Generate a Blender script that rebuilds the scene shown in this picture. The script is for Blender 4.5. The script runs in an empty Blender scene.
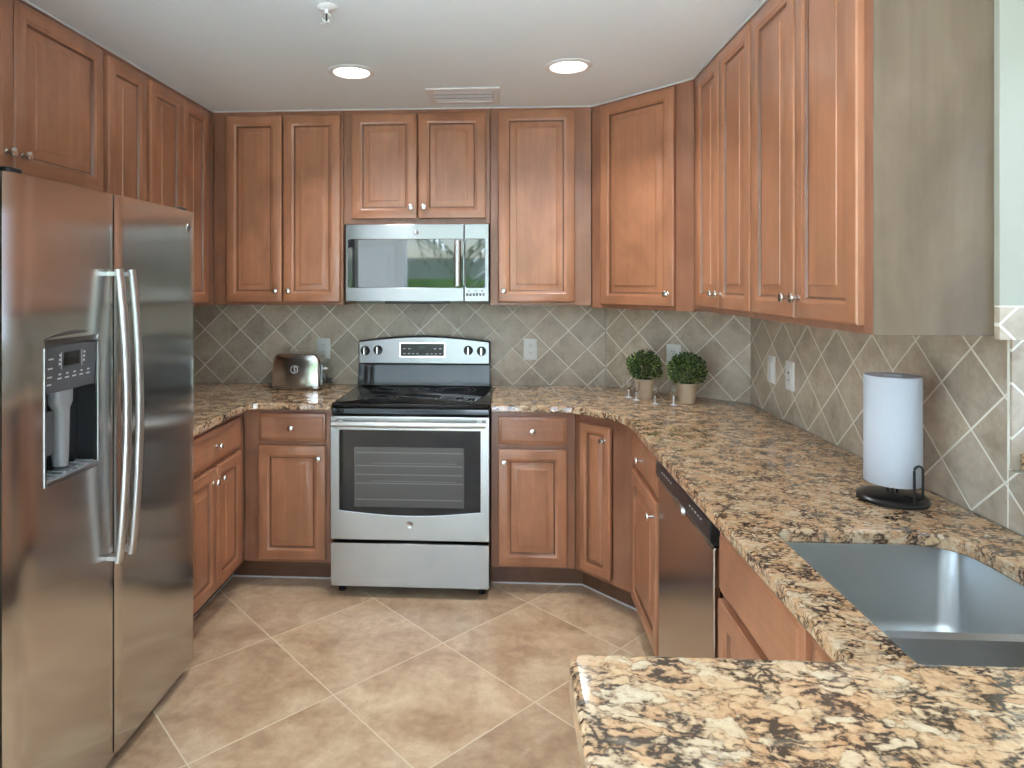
import bpy, bmesh, math, random
from mathutils import Vector, Matrix

S = bpy.context.scene
C = S.collection
PI = math.pi
R = math.radians

# ------------------------------------------------------------------ camera, sky, exposure
cam_data = bpy.data.cameras.new('camera')
cam = bpy.data.objects.new('camera', cam_data)
C.objects.link(cam)
cam.location = (0, 0, 1.494)
cam.rotation_euler = (R(90), 0, 0.055)
cam_data.sensor_width = 36
cam_data.lens = 653.3 * 36 / 1024
cam_data.shift_x = (512 - 467.7) / 1024
cam_data.shift_y = -(384 - 283) / 1024
cam_data.clip_start = 0.05
S.camera = cam

S.view_settings.view_transform = 'Standard'
S.view_settings.look = 'None'
S.view_settings.exposure = 0.3
S.view_settings.gamma = 1.0
S.view_settings.use_curve_mapping = False
S.cycles.max_bounces = 10
S.cycles.diffuse_bounces = 6
S.cycles.glossy_bounces = 5
S.cycles.transmission_bounces = 8
S.cycles.sample_clamp_indirect = 6
S.cycles.caustics_reflective = False
S.cycles.caustics_refractive = False
S.cycles.use_denoising = True

world = bpy.data.worlds.new('sky')
S.world = world
world.use_nodes = True
wn = world.node_tree.nodes
sky = wn.new('ShaderNodeTexSky')
sky.sky_type = 'NISHITA'
sky.sun_disc = False
sky.sun_elevation = R(48)
sky.sun_rotation = R(60)
sky.air_density = 1.0
sky.dust_density = 1.5
SKY_STRENGTH = 0.75
wn['Background'].inputs['Strength'].default_value = SKY_STRENGTH
world.node_tree.links.new(sky.outputs[0], wn['Background'].inputs['Color'])

ZC = 2.41          # ceiling
ZK = 0.914         # worktop
XL, XR, YB = -1.87, 1.198, 3.727
CA, CB = (0.577, 3.727), (1.198, 3.227)     # ends of the angled corner wall


def portal(loc, rot, sx, sy):
    l = bpy.data.lights.new('window_portal', 'AREA')
    l.shape = 'RECTANGLE'; l.size = sx; l.size_y = sy
    l.cycles.is_portal = True
    o = bpy.data.objects.new('window_portal', l)
    C.objects.link(o); o.location = loc; o.rotation_euler = rot


sun = bpy.data.lights.new('sun', 'SUN')
sun.energy = 50.0; sun.angle = R(1.0); sun.color = (.78, .95, 1.15)
so = bpy.data.objects.new('sun', sun)
C.objects.link(so)
so.rotation_euler = Vector((.35, .60, -.75)).to_track_quat('-Z', 'Y').to_euler()

portal((0.35, -3.08, 1.16), (R(90), 0, PI), 3.7, 2.3)       # patio glazing behind the camera
portal((1.36, 1.255, 1.52), (0, R(90), 0), .86, 0.70)      # window over the sink
portal((-3.25, -1.2, 1.15), (0, R(-90), 0), 2.3, 3.0)      # side window of the living room
portal((2.28, -1.6, .98), (0, R(90), 0), 1.9, 2.6)         # sliding door on the right of the living room


# ------------------------------------------------------------------ materials
def lin(c):
    return c / 12.92 if c <= 0.04045 else ((c + 0.055) / 1.055) ** 2.4


def rgb(r, g, b):
    return (lin(r / 255), lin(g / 255), lin(b / 255), 1)


class NT:
    def __init__(self, name):
        self.m = bpy.data.materials.new(name)
        self.m.use_nodes = True
        self.t = self.m.node_tree
        self.b = self.t.nodes['Principled BSDF']

    def n(self, kind, **kw):
        x = self.t.nodes.new('ShaderNode' + kind)
        for k, v in kw.items():
            setattr(x, k, v)
        return x

    def l(self, a, b):
        self.t.links.new(a, b)

    def set(self, **kw):
        for k, v in kw.items():
            self.b.inputs[k.replace('_', ' ')].default_value = v

    def math(self, op, a, b=None, c=None):
        x = self.n('Math', operation=op)
        for i, v in enumerate((a, b, c)):
            if v is None:
                continue
            if isinstance(v, (int, float)):
                x.inputs[i].default_value = v
            else:
                self.l(v, x.inputs[i])
        return x.outputs[0]

    def ramp(self, fac, stops, interp='LINEAR'):
        x = self.n('ValToRGB')
        x.color_ramp.interpolation = interp
        e = x.color_ramp.elements
        while len(e) < len(stops):
            e.new(0.5)
        for i, (p, c) in enumerate(stops):
            e[i].position = p
            e[i].color = c
        self.l(fac, x.inputs[0])
        return x.outputs[0]

    def mix(self, fac, a, b, mode='MIX'):
        x = self.n('Mix', data_type='RGBA', blend_type=mode)
        for i, v in ((0, fac), (6, a), (7, b)):
            if isinstance(v, (int, float)):
                x.inputs[i].default_value = v
            elif isinstance(v, tuple):
                x.inputs[i].default_value = v
            else:
                self.l(v, x.inputs[i])
        return x.outputs[2]

    def coord(self, scale=(1, 1, 1), rot=(0, 0, 0), jitter=False):
        tc = self.n('TexCoord')
        src = tc.outputs['Object']
        if jitter:
            oi = self.n('ObjectInfo')
            add = self.n('VectorMath', operation='ADD')
            k = self.n('VectorMath', operation='SCALE')
            k.inputs[0].default_value = (7.1, 3.3, 5.7)
            self.l(oi.outputs['Random'], k.inputs['Scale'])
            self.l(src, add.inputs[0]); self.l(k.outputs[0], add.inputs[1])
            src = add.outputs[0]
        mp = self.n('Mapping')
        mp.inputs['Scale'].default_value = scale
        mp.inputs['Rotation'].default_value = rot
        self.l(src, mp.inputs['Vector'])
        return mp.outputs[0]

    def noise(self, vec, scale, detail=4, rough=0.5, dist=0.0):
        x = self.n('TexNoise')
        x.inputs['Scale'].default_value = scale
        x.inputs['Detail'].default_value = detail
        x.inputs['Roughness'].default_value = rough
        x.inputs['Distortion'].default_value = dist
        self.l(vec, x.inputs['Vector'])
        return x.outputs['Fac']

    def bump(self, h, strength, dist=0.002):
        x = self.n('Bump')
        x.inputs['Strength'].default_value = strength
        x.inputs['Distance'].default_value = dist
        self.l(h, x.inputs['Height'])
        self.l(x.outputs[0], self.b.inputs['Normal'])


def plain(name, col, rough=0.5, metal=0.0, **kw):
    k = NT(name)
    k.set(Base_Color=col, Roughness=rough, Metallic=metal, **kw)
    # a touch of surface variation
    f = k.noise(k.coord(), 35, 3)
    k.l(k.math('MULTIPLY_ADD', f, rough * .12, rough * .94), k.b.inputs['Roughness'])
    return k.m


def wood(name, light, dark, across=False, rough=0.34):
    k = NT(name)
    sc = (1.5, 38, 38) if across else (38, 38, 1.5)
    g = k.noise(k.coord(sc, jitter=True), 1.0, 6, 0.6, 0.4)
    blot = k.noise(k.coord((3, 3, 1.6), jitter=True), 2.2, 4, 0.55, 0.6)
    c1 = k.ramp(g, [(0.3, dark), (0.7, light)])
    c2 = k.ramp(blot, [(0.3, (0.76, 0.74, 0.72, 1)), (0.68, (1.08, 1.08, 1.08, 1))])
    k.l(k.mix(1.0, c1, c2, 'MULTIPLY'), k.b.inputs['Base Color'])
    k.set(Roughness=rough, Coat_Weight=0.35, Coat_Roughness=0.22)
    k.bump(g, 0.05, 0.001)
    return k.m


M = {}
M['wood'] = wood('maple_stain', rgb(180, 124, 92), rgb(167, 112, 82))
M['glaze'] = wood('maple_glaze', rgb(134, 89, 64), rgb(118, 76, 53))
M['rail'] = wood('maple_stain_rail', rgb(178, 122, 90), rgb(165, 110, 80), across=True)
M['frame'] = wood('maple_stain_frame', rgb(156, 107, 82), rgb(142, 96, 73))
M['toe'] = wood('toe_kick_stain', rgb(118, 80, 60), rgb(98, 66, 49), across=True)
M['veneer'] = wood('end_veneer', rgb(122, 103, 86), rgb(114, 96, 79), rough=0.2)


def steel(name, col=(0.44, 0.44, 0.435, 1), rough=0.25, smear='up', aniso=0.9, wav=0.0):
    """brushed sheet; smear = the way the brushing draws reflections out"""
    k = NT(name)
    g = k.noise(k.coord(), 3.0, 3, 0.5)
    k.set(Metallic=1.0, Base_Color=col, Anisotropic=aniso, Anisotropic_Rotation=0.25 if smear == 'up' else 0.0)
    k.set(Roughness=rough)
    k.l(k.mix(k.math('MULTIPLY', g, 0.12), col, tuple(c * .9 for c in col[:3]) + (1,)), k.b.inputs['Base Color'])
    tg = k.n('Tangent', direction_type='RADIAL', axis='Z')
    k.l(tg.outputs[0], k.b.inputs['Tangent'])
    if wav:
        w = k.noise(k.coord((0.5, 0.5, 2.2)), 1.6, 1, 0.4)
        k.bump(w, wav, 0.05)
    return k.m


M['steel'] = steel('brushed_steel')
M['steel_dim'] = steel('brushed_steel_dim', (0.30, 0.30, 0.30, 1))
M['satin'] = plain('satin_metal', (0.55, 0.55, 0.54, 1), 0.36, 1.0)
M['display'] = plain('dark_display', (0.03, 0.026, 0.022, 1), 0.4)
M['steel_fridge'] = steel('brushed_steel_fridge', (0.58, 0.565, 0.55, 1), 0.17, 'across', 0.9, 0.15)
M['steel_sink'] = steel('satin_sink_steel', (0.52, 0.53, 0.53, 1), 0.32, 'up', 0.6)
M['steel_dw'] = steel('brushed_steel_washer', (0.52, 0.48, 0.45, 1), 0.22, 'up', 0.6)
M['chrome'] = plain('chrome', (0.78, 0.77, 0.76, 1), 0.10, 1.0)
M['toaster_steel'] = plain('toaster_chrome', (0.74, 0.70, 0.68, 1), 0.16, 1.0)
M['nickel'] = plain('satin_nickel', (0.72, 0.69, 0.65, 1), 0.22, 1.0)
M['bezel'] = plain('brushed_grey_metal', (0.26, 0.25, 0.245, 1), 0.32, 1.0)
M['black_glass'] = plain('black_glass', (0.006, 0.006, 0.007, 1), 0.05)
M['mw_glass'] = plain('microwave_glass', (0.02, 0.022, 0.025, 1), 0.03, 0, IOR=2.1)
M['oven_inner'] = plain('oven_inner_window', (0.10, 0.097, 0.093, 1), 0.12)  # grey lifted to paint in the floor's reflection on the pane
M['black'] = plain('black_plastic', (0.012, 0.012, 0.013, 1), 0.32)
M['black_metal'] = plain('black_wire', (0.01, 0.01, 0.01, 1), 0.28)
M['dark_grey'] = plain('dark_grey_plastic', (0.07, 0.07, 0.075, 1), 0.35)
M['mid_grey'] = plain('grey_plastic', (0.22, 0.22, 0.23, 1), 0.35)
M['fridge_side'] = plain('fridge_cabinet_grey', (0.16, 0.16, 0.16, 1), 0.4)
M['white'] = plain('white_plastic', rgb(236, 236, 234), 0.35)
M['white_metal'] = plain('white_enamel', rgb(225, 226, 226), 0.4)
M['vent_slat'] = plain('vent_slat_enamel', rgb(228, 234, 240), 0.4)
M['marking'] = plain('pale_marking', (0.55, 0.55, 0.55, 1), 0.5)
M['slot'] = plain('dark_slot', (0.03, 0.03, 0.03, 1), 0.6)
M['pot'] = plain('cream_pot', rgb(205, 184, 158), 0.6)
M['soil'] = plain('dark_moss', rgb(38, 40, 24), 0.9)
M['paint'] = plain('cream_paint', rgb(166, 166, 153), 0.7)
M['grey_paint'] = plain('living_room_paint', rgb(228, 226, 220), 0.7)
M['white_door'] = plain('white_door_paint', rgb(228, 228, 226), 0.45)
M['rack'] = plain('oven_rack', (0.17, 0.17, 0.165, 1), 0.4)

k = NT('paper_towel')
f = k.noise(k.coord((1, 1, 1)), 260, 2)
k.set(Base_Color=rgb(192, 196, 204), Roughness=0.9)
k.bump(f, 0.25, 0.002)
M['paper'] = k.m

k = NT('ceiling_texture')
f = k.noise(k.coord(), 55, 5, 0.6)
k.set(Base_Color=rgb(234, 243, 246), Roughness=0.85)
k.bump(f, 0.12, 0.004)
M['ceiling'] = k.m

k = NT('leaf_green')
oi = k.n('TexCoord')
f = k.noise(k.coord(), 95, 1)
k.l(k.ramp(f, [(0.37, rgb(22, 36, 16)), (0.5, rgb(54, 78, 33)), (0.63, rgb(156, 172, 98))]), k.b.inputs['Base Color'])  # ramp also paints in leaf highlights and the dark gaps between leaves
k.set(Roughness=0.45)
M['leaf'] = k.m

k = NT('clear_glass')
k.set(Base_Color=(1, 1, 1, 1), Roughness=0.0, Transmission_Weight=1.0, IOR=1.45)
M['glass'] = k.m
k = NT('whitened_glass')
k.set(Base_Color=(.95, .96, .97, 1), Roughness=0.08, Transmission_Weight=0.45, IOR=1.5, Coat_Weight=1.0)  # white body colour stands in for bright glints in stem and foot
M['bright_glass'] = k.m

k = NT('lamp_diffuser')
k.set(Base_Color=(1, 1, 1, 1), Emission_Color=(1, 0.93, 0.82, 1), Emission_Strength=5.0)
M['lamp'] = k.m
k = NT('green_digits')
k.set(Base_Color=(0.02, 0.05, 0.03, 1), Emission_Color=(0.15, 0.6, 0.3, 1), Emission_Strength=0.25)
M['digits'] = k.m

# granite -----------------------------------------------------------
k = NT('granite')
v0 = k.coord((1, 1, 1), (0, 0, R(24)))
flow = k.coord((0.50, 1.0, 1), (0, 0, R(24)))
wob = k.n('TexNoise'); wob.inputs['Scale'].default_value = 30; wob.inputs['Detail'].default_value = 4
k.l(v0, wob.inputs['Vector'])
sh = k.n('VectorMath', operation='SUBTRACT'); k.l(wob.outputs['Color'], sh.inputs[0]); sh.inputs[1].default_value = (.5, .5, .5)
sc_ = k.n('VectorMath', operation='SCALE'); k.l(sh.outputs[0], sc_.inputs[0]); sc_.inputs['Scale'].default_value = 0.055
wv = k.n('VectorMath', operation='ADD'); k.l(flow, wv.inputs[0]); k.l(sc_.outputs[0], wv.inputs[1])


def cells(scale, feature):
    x = k.n('TexVoronoi', feature=feature)
    x.inputs['Scale'].default_value = scale
    k.l(wv.outputs[0], x.inputs['Vector'])
    return x


c1 = cells(62, 'F1')
sep = k.n('SeparateColor'); k.l(c1.outputs['Color'], sep.inputs[0])
base = k.ramp(sep.outputs[0], [(0.0, rgb(184, 132, 90)), (0.25, rgb(194, 147, 106)), (0.5, rgb(200, 164, 128)), (0.78, rgb(200, 177, 148)), (1.0, rgb(204, 189, 165))])
base = k.mix(0.5, base, k.ramp(k.noise(v0, 120, 4, 0.6), [(0.35, rgb(172, 134, 102)), (0.65, rgb(208, 182, 148))]))
edge = cells(62, 'DISTANCE_TO_EDGE').outputs['Distance']
clus = k.noise(v0, 20, 3, 0.6)
fine = k.noise(flow, 190, 4, 0.65, 0.3)
# dark mica gathers along the seams between the pale crystals
seam = k.math('SUBTRACT', k.math('ADD', k.math('MULTIPLY', clus, 0.85), k.math('MULTIPLY', fine, 0.55)), k.math('MULTIPLY', edge, 0.8))
brown = k.ramp(seam, [(0.53, (0, 0, 0, 1)), (0.65, (1, 1, 1, 1))])
base = k.mix(k.math('MULTIPLY', brown, 0.6), base, rgb(118, 84, 58))
dm = k.ramp(seam, [(0.648, (0, 0, 0, 1)), (0.73, (1, 1, 1, 1))])
base = k.mix(k.math('MULTIPLY', dm, 0.92), base, rgb(56, 47, 41))
grey = k.ramp(k.noise(flow, 55, 3, 0.5, 0.4), [(0.60, (0, 0, 0, 1)), (0.68, (1, 1, 1, 1))])
base = k.mix(k.math('MULTIPLY', grey, 0.4), base, rgb(128, 120, 108))
k.l(base, k.b.inputs['Base Color'])
k.set(Roughness=0.10, Coat_Weight=0.2, Coat_Roughness=0.03)
M['granite'] = k.m


# tiles -------------------------------------------------------------
def tile_mat(name, axes, u0, v0, pu, pv, half, cols, grout, rough, mott, phi=None, contrast=0.5):
    """square tiles laid diagonally; tile corners at (u0 + n*pu, v0 + m*pv) on the object's own axes"""
    k = NT(name)
    tc = k.n('TexCoord')
    sp = k.n('SeparateXYZ')
    k.l(tc.outputs['Object'], sp.inputs[0])
    U, V = sp.outputs[axes[0]], sp.outputs[axes[1]]
    if phi is None:
        u = k.math('DIVIDE', k.math('SUBTRACT', U, u0), pu)
        v = k.math('DIVIDE', k.math('SUBTRACT', V, v0), pv)
        a, b = k.math('ADD', u, v), k.math('SUBTRACT', u, v)
    else:
        c, s = math.cos(phi), math.sin(phi)
        du, dv = k.math('SUBTRACT', U, u0), k.math('SUBTRACT', V, v0)
        a = k.math('DIVIDE', k.math('SUBTRACT', k.math('MULTIPLY', du, c), k.math('MULTIPLY', dv, s)), pu)
        b = k.math('DIVIDE', k.math('ADD', k.math('MULTIPLY', du, s), k.math('MULTIPLY', dv, c)), pu)
    da = k.math('PINGPONG', a, 0.5)
    db = k.math('PINGPONG', b, 0.5)
    d = k.math('MINIMUM', da, db)
    g = k.ramp(d, [(half * 0.75, (1, 1, 1, 1)), (half * 1.25, (0, 0, 0, 1))])
    cx = k.n('CombineXYZ')
    k.l(k.math('FLOOR', a), cx.inputs[0]); k.l(k.math('FLOOR', b), cx.inputs[1])
    wn_ = k.n('TexWhiteNoise', noise_dimensions='2D')
    k.l(cx.outputs[0], wn_.inputs['Vector'])
    # every tile takes its mottling from its own place in the noise
    off = k.n('VectorMath', operation='SCALE'); k.l(wn_.outputs['Color'], off.inputs[0]); off.inputs['Scale'].default_value = 6.0
    ad = k.n('VectorMath', operation='ADD'); k.l(tc.outputs['Object'], ad.inputs[0]); k.l(off.outputs[0], ad.inputs[1])
    n1 = k.noise(ad.outputs[0], mott, 6, 0.62, 0.4)
    n2 = k.noise(ad.outputs[0], mott * 6, 4, 0.6)
    f = k.math('ADD', k.math('MULTIPLY', n1, 0.75), k.math('MULTIPLY', n2, 0.25))
    col = k.ramp(f, [(0.30, cols[0]), (0.5, cols[1]), (0.68, cols[2])])
    tint = k.ramp(wn_.outputs['Value'], [(0, (1 - contrast * 0.22, 1 - contrast * 0.22, 1 - contrast * 0.2, 1)), (1, (1 + contrast * 0.08, 1 + contrast * 0.06, 1 + contrast * 0.04, 1))])
    col = k.mix(1.0, col, tint, 'MULTIPLY')
    pit = k.ramp(k.noise(ad.outputs[0], mott * 14, 3, 0.6), [(0.66, (0, 0, 0, 1)), (0.72, (1, 1, 1, 1))])
    col = k.mix(k.math('MULTIPLY', pit, 0.55), col, cols[0])
    k.l(k.mix(g, col, grout), k.b.inputs['Base Color'])
    k.l(k.ramp(g, [(0, (rough,) * 3 + (1,)), (1, (0.8, 0.8, 0.8, 1))]), k.b.inputs['Roughness'])
    k.bump(k.math('SUBTRACT', k.math('MULTIPLY', n2, 0.15), g), 0.35, 0.002)
    return k.m


TC = (rgb(156, 138, 118), rgb(190, 175, 156), rgb(212, 200, 184))
GR = rgb(240, 236, 226)
M['tile_back'] = tile_mat('backsplash_tile_back', (0, 2), 0.577, 1.018, 0.2105, 0.2065, 0.018, TC, GR, 0.38, 8, contrast=0.85)
M['tile_corner'] = tile_mat('backsplash_tile_corner', (0, 2), 0.0, 1.018, 0.2040, 0.2065, 0.018, TC, GR, 0.38, 8, contrast=0.85)
M['tile_right'] = tile_mat('backsplash_tile_right', (0, 2), 0.034, 1.018, 0.2245, 0.2065, 0.018, TC, GR, 0.38, 8, contrast=0.85)
M['tile_jamb'] = tile_mat('backsplash_tile_jamb', (0, 2), 0.06, 1.40, 0.2105, 0.2065, 0.018, TC, GR, 0.38, 8, contrast=0.85)
M['grout'] = plain('grout', GR, 0.8)
M['floor'] = tile_mat('floor_tile', (0, 1), -0.979, 2.704, 0.5143, 0.5143, 0.0042,
                      (rgb(152, 118, 90), rgb(194, 160, 128), rgb(222, 196, 164)), rgb(226, 208, 180), 0.30, 4.6, phi=0.7876, contrast=0.45)

k = NT('lawn')
f = k.noise(k.coord(), 3, 5)
k.l(k.ramp(f, [(0.3, rgb(70, 110, 48)), (0.7, rgb(118, 158, 72))]), k.b.inputs['Base Color'])
k.set(Roughness=0.9)
M['lawn'] = k.m
M['stucco'] = plain('far_wall_stucco', rgb(150, 152, 156), 0.8)
M['frond'] = plain('palm_frond', rgb(64, 88, 44), 0.5)
M['bounce_rug'] = plain('pale_bounce_rug', rgb(232, 232, 230), 0.95)
M['patio'] = plain('pale_concrete', rgb(214, 210, 202), 0.85)
M['bark'] = plain('palm_bark', rgb(110, 98, 84), 0.9)


# ------------------------------------------------------------------ mesh helpers
class MB:
    """collects shapes for ONE mesh"""

    def __init__(self):
        self.b = bmesh.new()

    def box(self, x0, x1, y0, y1, z0, z1, mi=0):
        v = [self.b.verts.new(p) for p in ((x0, y0, z0), (x1, y0, z0), (x1, y1, z0), (x0, y1, z0), (x0, y0, z1), (x1, y0, z1), (x1, y1, z1), (x0, y1, z1))]
        for f in ((3, 2, 1, 0), (4, 5, 6, 7), (0, 1, 5, 4), (1, 2, 6, 5), (2, 3, 7, 6), (3, 0, 4, 7)):
            self.b.faces.new([v[i] for i in f]).material_index = mi
        return self

    def prism(self, poly, z0, z1, holes=(), mi=0):
        b = self.b
        loops = [poly] + list(holes)
        edges, rings = [], []
        for L in loops:
            vs = [b.verts.new((x, y, z1)) for x, y in L]
            rings.append(vs)
            for i in range(len(vs)):
                edges.append(b.edges.new((vs[i], vs[(i + 1) % len(vs)])))
        if holes:
            r = bmesh.ops.triangle_fill(b, use_beauty=True, edges=edges, normal=(0, 0, 1))
            top = [f for f in r['geom'] if isinstance(f, bmesh.types.BMFace)]
        else:
            top = [b.faces.new(rings[0])]
        low = {}
        for vs in rings:
            for v in vs:
                low[v] = b.verts.new((v.co.x, v.co.y, z0))
        for f in top:
            b.faces.new([low[v] for v in reversed(f.verts)]).material_index = mi
            f.material_index = mi
        for vs in rings:
            for i in range(len(vs)):
                a, c = vs[i], vs[(i + 1) % len(vs)]
                b.faces.new((a, c, low[c], low[a])).material_index = mi
        return self

    def lathe(self, prof, mat=None, segs=24, mi=0, caps=True):
        """prof: (radius, height) from bottom to top, about local z; mat places it"""
        b = self.b
        mat = mat or Matrix()
        rings = []
        for r, h in prof:
            if r < 1e-5:
                rings.append([b.verts.new(mat @ Vector((0, 0, h)))])
            else:
                rings.append([b.verts.new(mat @ Vector((r * math.cos(2 * PI * i / segs), r * math.sin(2 * PI * i / segs), h))) for i in range(segs)])
        for A, B in zip(rings, rings[1:]):
            for i in range(segs):
                j = (i + 1) % segs
                if len(A) == 1 and len(B) == 1:
                    continue
                if len(A) == 1:
                    f = (A[0], B[j], B[i])
                elif len(B) == 1:
                    f = (A[i], A[j], B[0])
                else:
                    f = (A[i], A[j], B[j], B[i])
                b.faces.new(f).material_index = mi
        if caps:
            if len(rings[0]) > 1:
                b.faces.new(list(reversed(rings[0]))).material_index = mi
            if len(rings[-1]) > 1:
                b.faces.new(rings[-1]).material_index = mi
        return self

    def tube(self, pts, rx, ry=None, segs=10, closed=False, up=(0, 0, 1), mi=0):
        b = self.b
        ry = ry or rx
        pts = [Vector(p) for p in pts]
        n = len(pts)
        rings = []
        for i, p in enumerate(pts):
            if closed:
                t = pts[(i + 1) % n] - pts[i - 1]
            else:
                t = pts[min(i + 1, n - 1)] - pts[max(i - 1, 0)]
            t.normalize()
            u = Vector(up)
            if abs(t.dot(u)) > 0.95:
                u = Vector((1, 0, 0)) if abs(t.x) < 0.9 else Vector((0, 1, 0))
            s = t.cross(u).normalized()
            w = s.cross(t)
            rings.append([b.verts.new(p + s * (rx * math.cos(2 * PI * k / segs)) + w * (ry * math.sin(2 * PI * k / segs))) for k in range(segs)])
        m = n if closed else n - 1
        for i in range(m):
            A, B = rings[i], rings[(i + 1) % n]
            for k in range(segs):
                j = (k + 1) % segs
                b.faces.new((A[k], A[j], B[j], B[k])).material_index = mi
        if not closed:
            b.faces.new(rings[0]).material_index = mi
            b.faces.new(list(reversed(rings[-1]))).material_index = mi
        return self

    def loops(self, rings, cap0=True, cap1=True, mi=None):
        """bridge equal-length closed rings of points; mi(i, k) picks a material per quad"""
        b = self.b
        V = [[b.verts.new(p) for p in r] for r in rings]
        n = len(V[0])
        for i in range(len(V) - 1):
            for k in range(n):
                j = (k + 1) % n
                f = b.faces.new((V[i][k], V[i][j], V[i + 1][j], V[i + 1][k]))
                if mi:
                    f.material_index = mi(i, k)
        if cap0:
            b.faces.new(list(reversed(V[0])))
        if cap1:
            b.faces.new(V[-1])
        return self


def obj(name, mb, mat, parent=None, smooth=None, bevel=0.0, loc=None, rotz=None, segs=2):
    me = bpy.data.meshes.new(name)
    bmesh.ops.recalc_face_normals(mb.b, faces=mb.b.faces[:])
    mb.b.to_mesh(me)
    mb.b.free()
    for m in (mat if isinstance(mat, (list, tuple)) else [mat]):
        me.materials.append(M[m])
    if smooth is not None:
        for p in me.polygons:
            p.use_smooth = True
        me.set_sharp_from_angle(angle=R(smooth))
    o = bpy.data.objects.new(name, me)
    C.objects.link(o)
    if parent:
        o.parent = parent
    if loc:
        o.location = loc
    if rotz is not None:
        o.rotation_euler.z = rotz
    if bevel:
        md = o.modifiers.new('edge', 'BEVEL')
        md.width = bevel; md.segments = segs; md.limit_method = 'ANGLE'; md.angle_limit = R(40)
    return o


def thing(name, label, cat, loc=(0, 0, 0), rotz=0.0, group=None):
    o = bpy.data.objects.new(name, None)
    C.objects.link(o)
    o.empty_display_size = 0.1
    o.location = loc
    o.rotation_euler = (0, 0, rotz)
    o['label'] = label; o['category'] = cat
    if group:
        o['group'] = group
    return o


def tag(o, label, cat, group=None):
    o['label'] = label; o['category'] = cat
    if group:
        o['group'] = group
    return o


def split_boxes(o, name):
    """turn a mesh of separate boxes into one part per box"""
    me, par, mt = o.data, o.parent, o.data.materials[0]
    n = len(me.vertices) // 8
    for i in range(n):
        nm = bpy.data.meshes.new(name)
        nm.from_pydata([tuple(me.vertices[i * 8 + q].co) for q in range(8)], [], [(3, 2, 1, 0), (4, 5, 6, 7), (0, 1, 5, 4), (1, 2, 6, 5), (2, 3, 7, 6), (3, 0, 4, 7)])
        nm.materials.append(mt)
        c = bpy.data.objects.new(name, nm)
        C.objects.link(c); c.parent = par
    bpy.data.objects.remove(o)


def struct(o, label=None, cat=None):
    o['kind'] = 'structure'
    if label:
        o['label'] = label
    if cat:
        o['category'] = cat
    return o


def dup(root, label=None, loc=None, rotz=None):
    def cp(o, parent=None):
        c = o.copy()
        C.objects.link(c)
        if parent:
            c.parent = parent
        for ch in [x for x in o.children]:
            cp(ch, c)
        return c
    r = cp(root)
    if label: r['label'] = label
    if loc: r.location = loc
    if rotz is not None: r.rotation_euler = (0, 0, rotz)
    return r


def rot_y_minus():       # lathe axis +z -> -y (towards the viewer of a cabinet front)
    return Matrix.Rotation(R(90), 4, 'X')


def arc(cx, cy, r, a0, a1, n):
    return [(cx + r * math.cos(a0 + (a1 - a0) * i / n), cy + r * math.sin(a0 + (a1 - a0) * i / n)) for i in range(n + 1)]


def rrect(x0, x1, y0, y1, r, n=5):
    return (arc(x1 - r, y0 + r, r, -PI / 2, 0, n) + arc(x1 - r, y1 - r, r, 0, PI / 2, n)
            + arc(x0 + r, y1 - r, r, PI / 2, PI, n) + arc(x0 + r, y0 + r, r, PI, 1.5 * PI, n))


# ------------------------------------------------------------------ room shell
struct(obj('floor', MB().box(-3.3, 2.2, -3.15, 3.9, -0.12, 0.0), 'floor'), 'beige stone look floor tiles laid diagonally', 'floor')
struct(obj('ceiling', MB().box(-3.3, 2.2, -3.15, 3.9, ZC, ZC + 0.12), 'ceiling'), 'off white textured ceiling', 'ceiling')
struct(obj('wall_back', MB().box(XL - 0.15, 0.6, YB, YB + 0.15, 0, ZC), 'paint'), 'back wall behind the range', 'wall')
struct(obj('wall_left', MB().box(XL - 0.15, XL, 1.48, YB, 0, ZC), 'paint'), 'left wall behind the refrigerator', 'wall')
struct(obj('wall_left_stub', MB().box(-3.3, -1.192, 1.36, 1.482, 0, ZC), 'paint'))
nx, ny = 0.627, 0.779
struct(obj('wall_corner', MB().prism([CA, (CA[0] + nx * .15, CA[1] + ny * .15), (CB[0] + nx * .15, CB[1] + ny * .15), CB], 0, ZC), 'paint'), 'angled wall across the back right corner', 'wall')
# right wall with the window over the sink (just outside the frame)
WY0, WY1, WZ0, WZ1, WT = 0.90, 1.61, 1.054, 1.95, 0.17
wr = MB()
wr.box(XR, XR + WT, WY1, 3.3, 0, ZC)
wr.box(XR, XR + WT, -0.2, WY0, 0, ZC)
wr.box(XR + WT, 2.2, -0.2, -0.03, 0, ZC)
wr.box(2.2, 2.35, -3.15, -2.95, 0, ZC)
wr.box(2.2, 2.35, -0.25, -0.03, 0, ZC)
wr.box(2.2, 2.35, -2.95, -0.25, 1.95, ZC)
wr.box(XR, XR + WT, WY0, WY1, 0, WZ0)
wr.box(XR, XR + WT, WY0, WY1, WZ1, ZC)
struct(obj('wall_right', wr, 'paint'), 'right wall above and beside the sink', 'wall')
w = obj('window_1', MB().box(XR + .12, XR + .165, WY0, WY1, WZ0 + .04, WZ0 + .09).box(XR + .12, XR + .165, WY0, WY1, WZ1 - .05, WZ1)
        .box(XR + .12, XR + .165, WY0, WY0 + .05, WZ0 + .09, WZ1 - .05).box(XR + .12, XR + .165, WY1 - .05, WY1, WZ0 + .09, WZ1 - .05)
        .box(XR + .125, XR + .16, WY0 + .05, WY1 - .05, 1.60, 1.64), 'white_metal', bevel=.003)
struct(w, 'white window frame over the sink', 'window')
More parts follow.
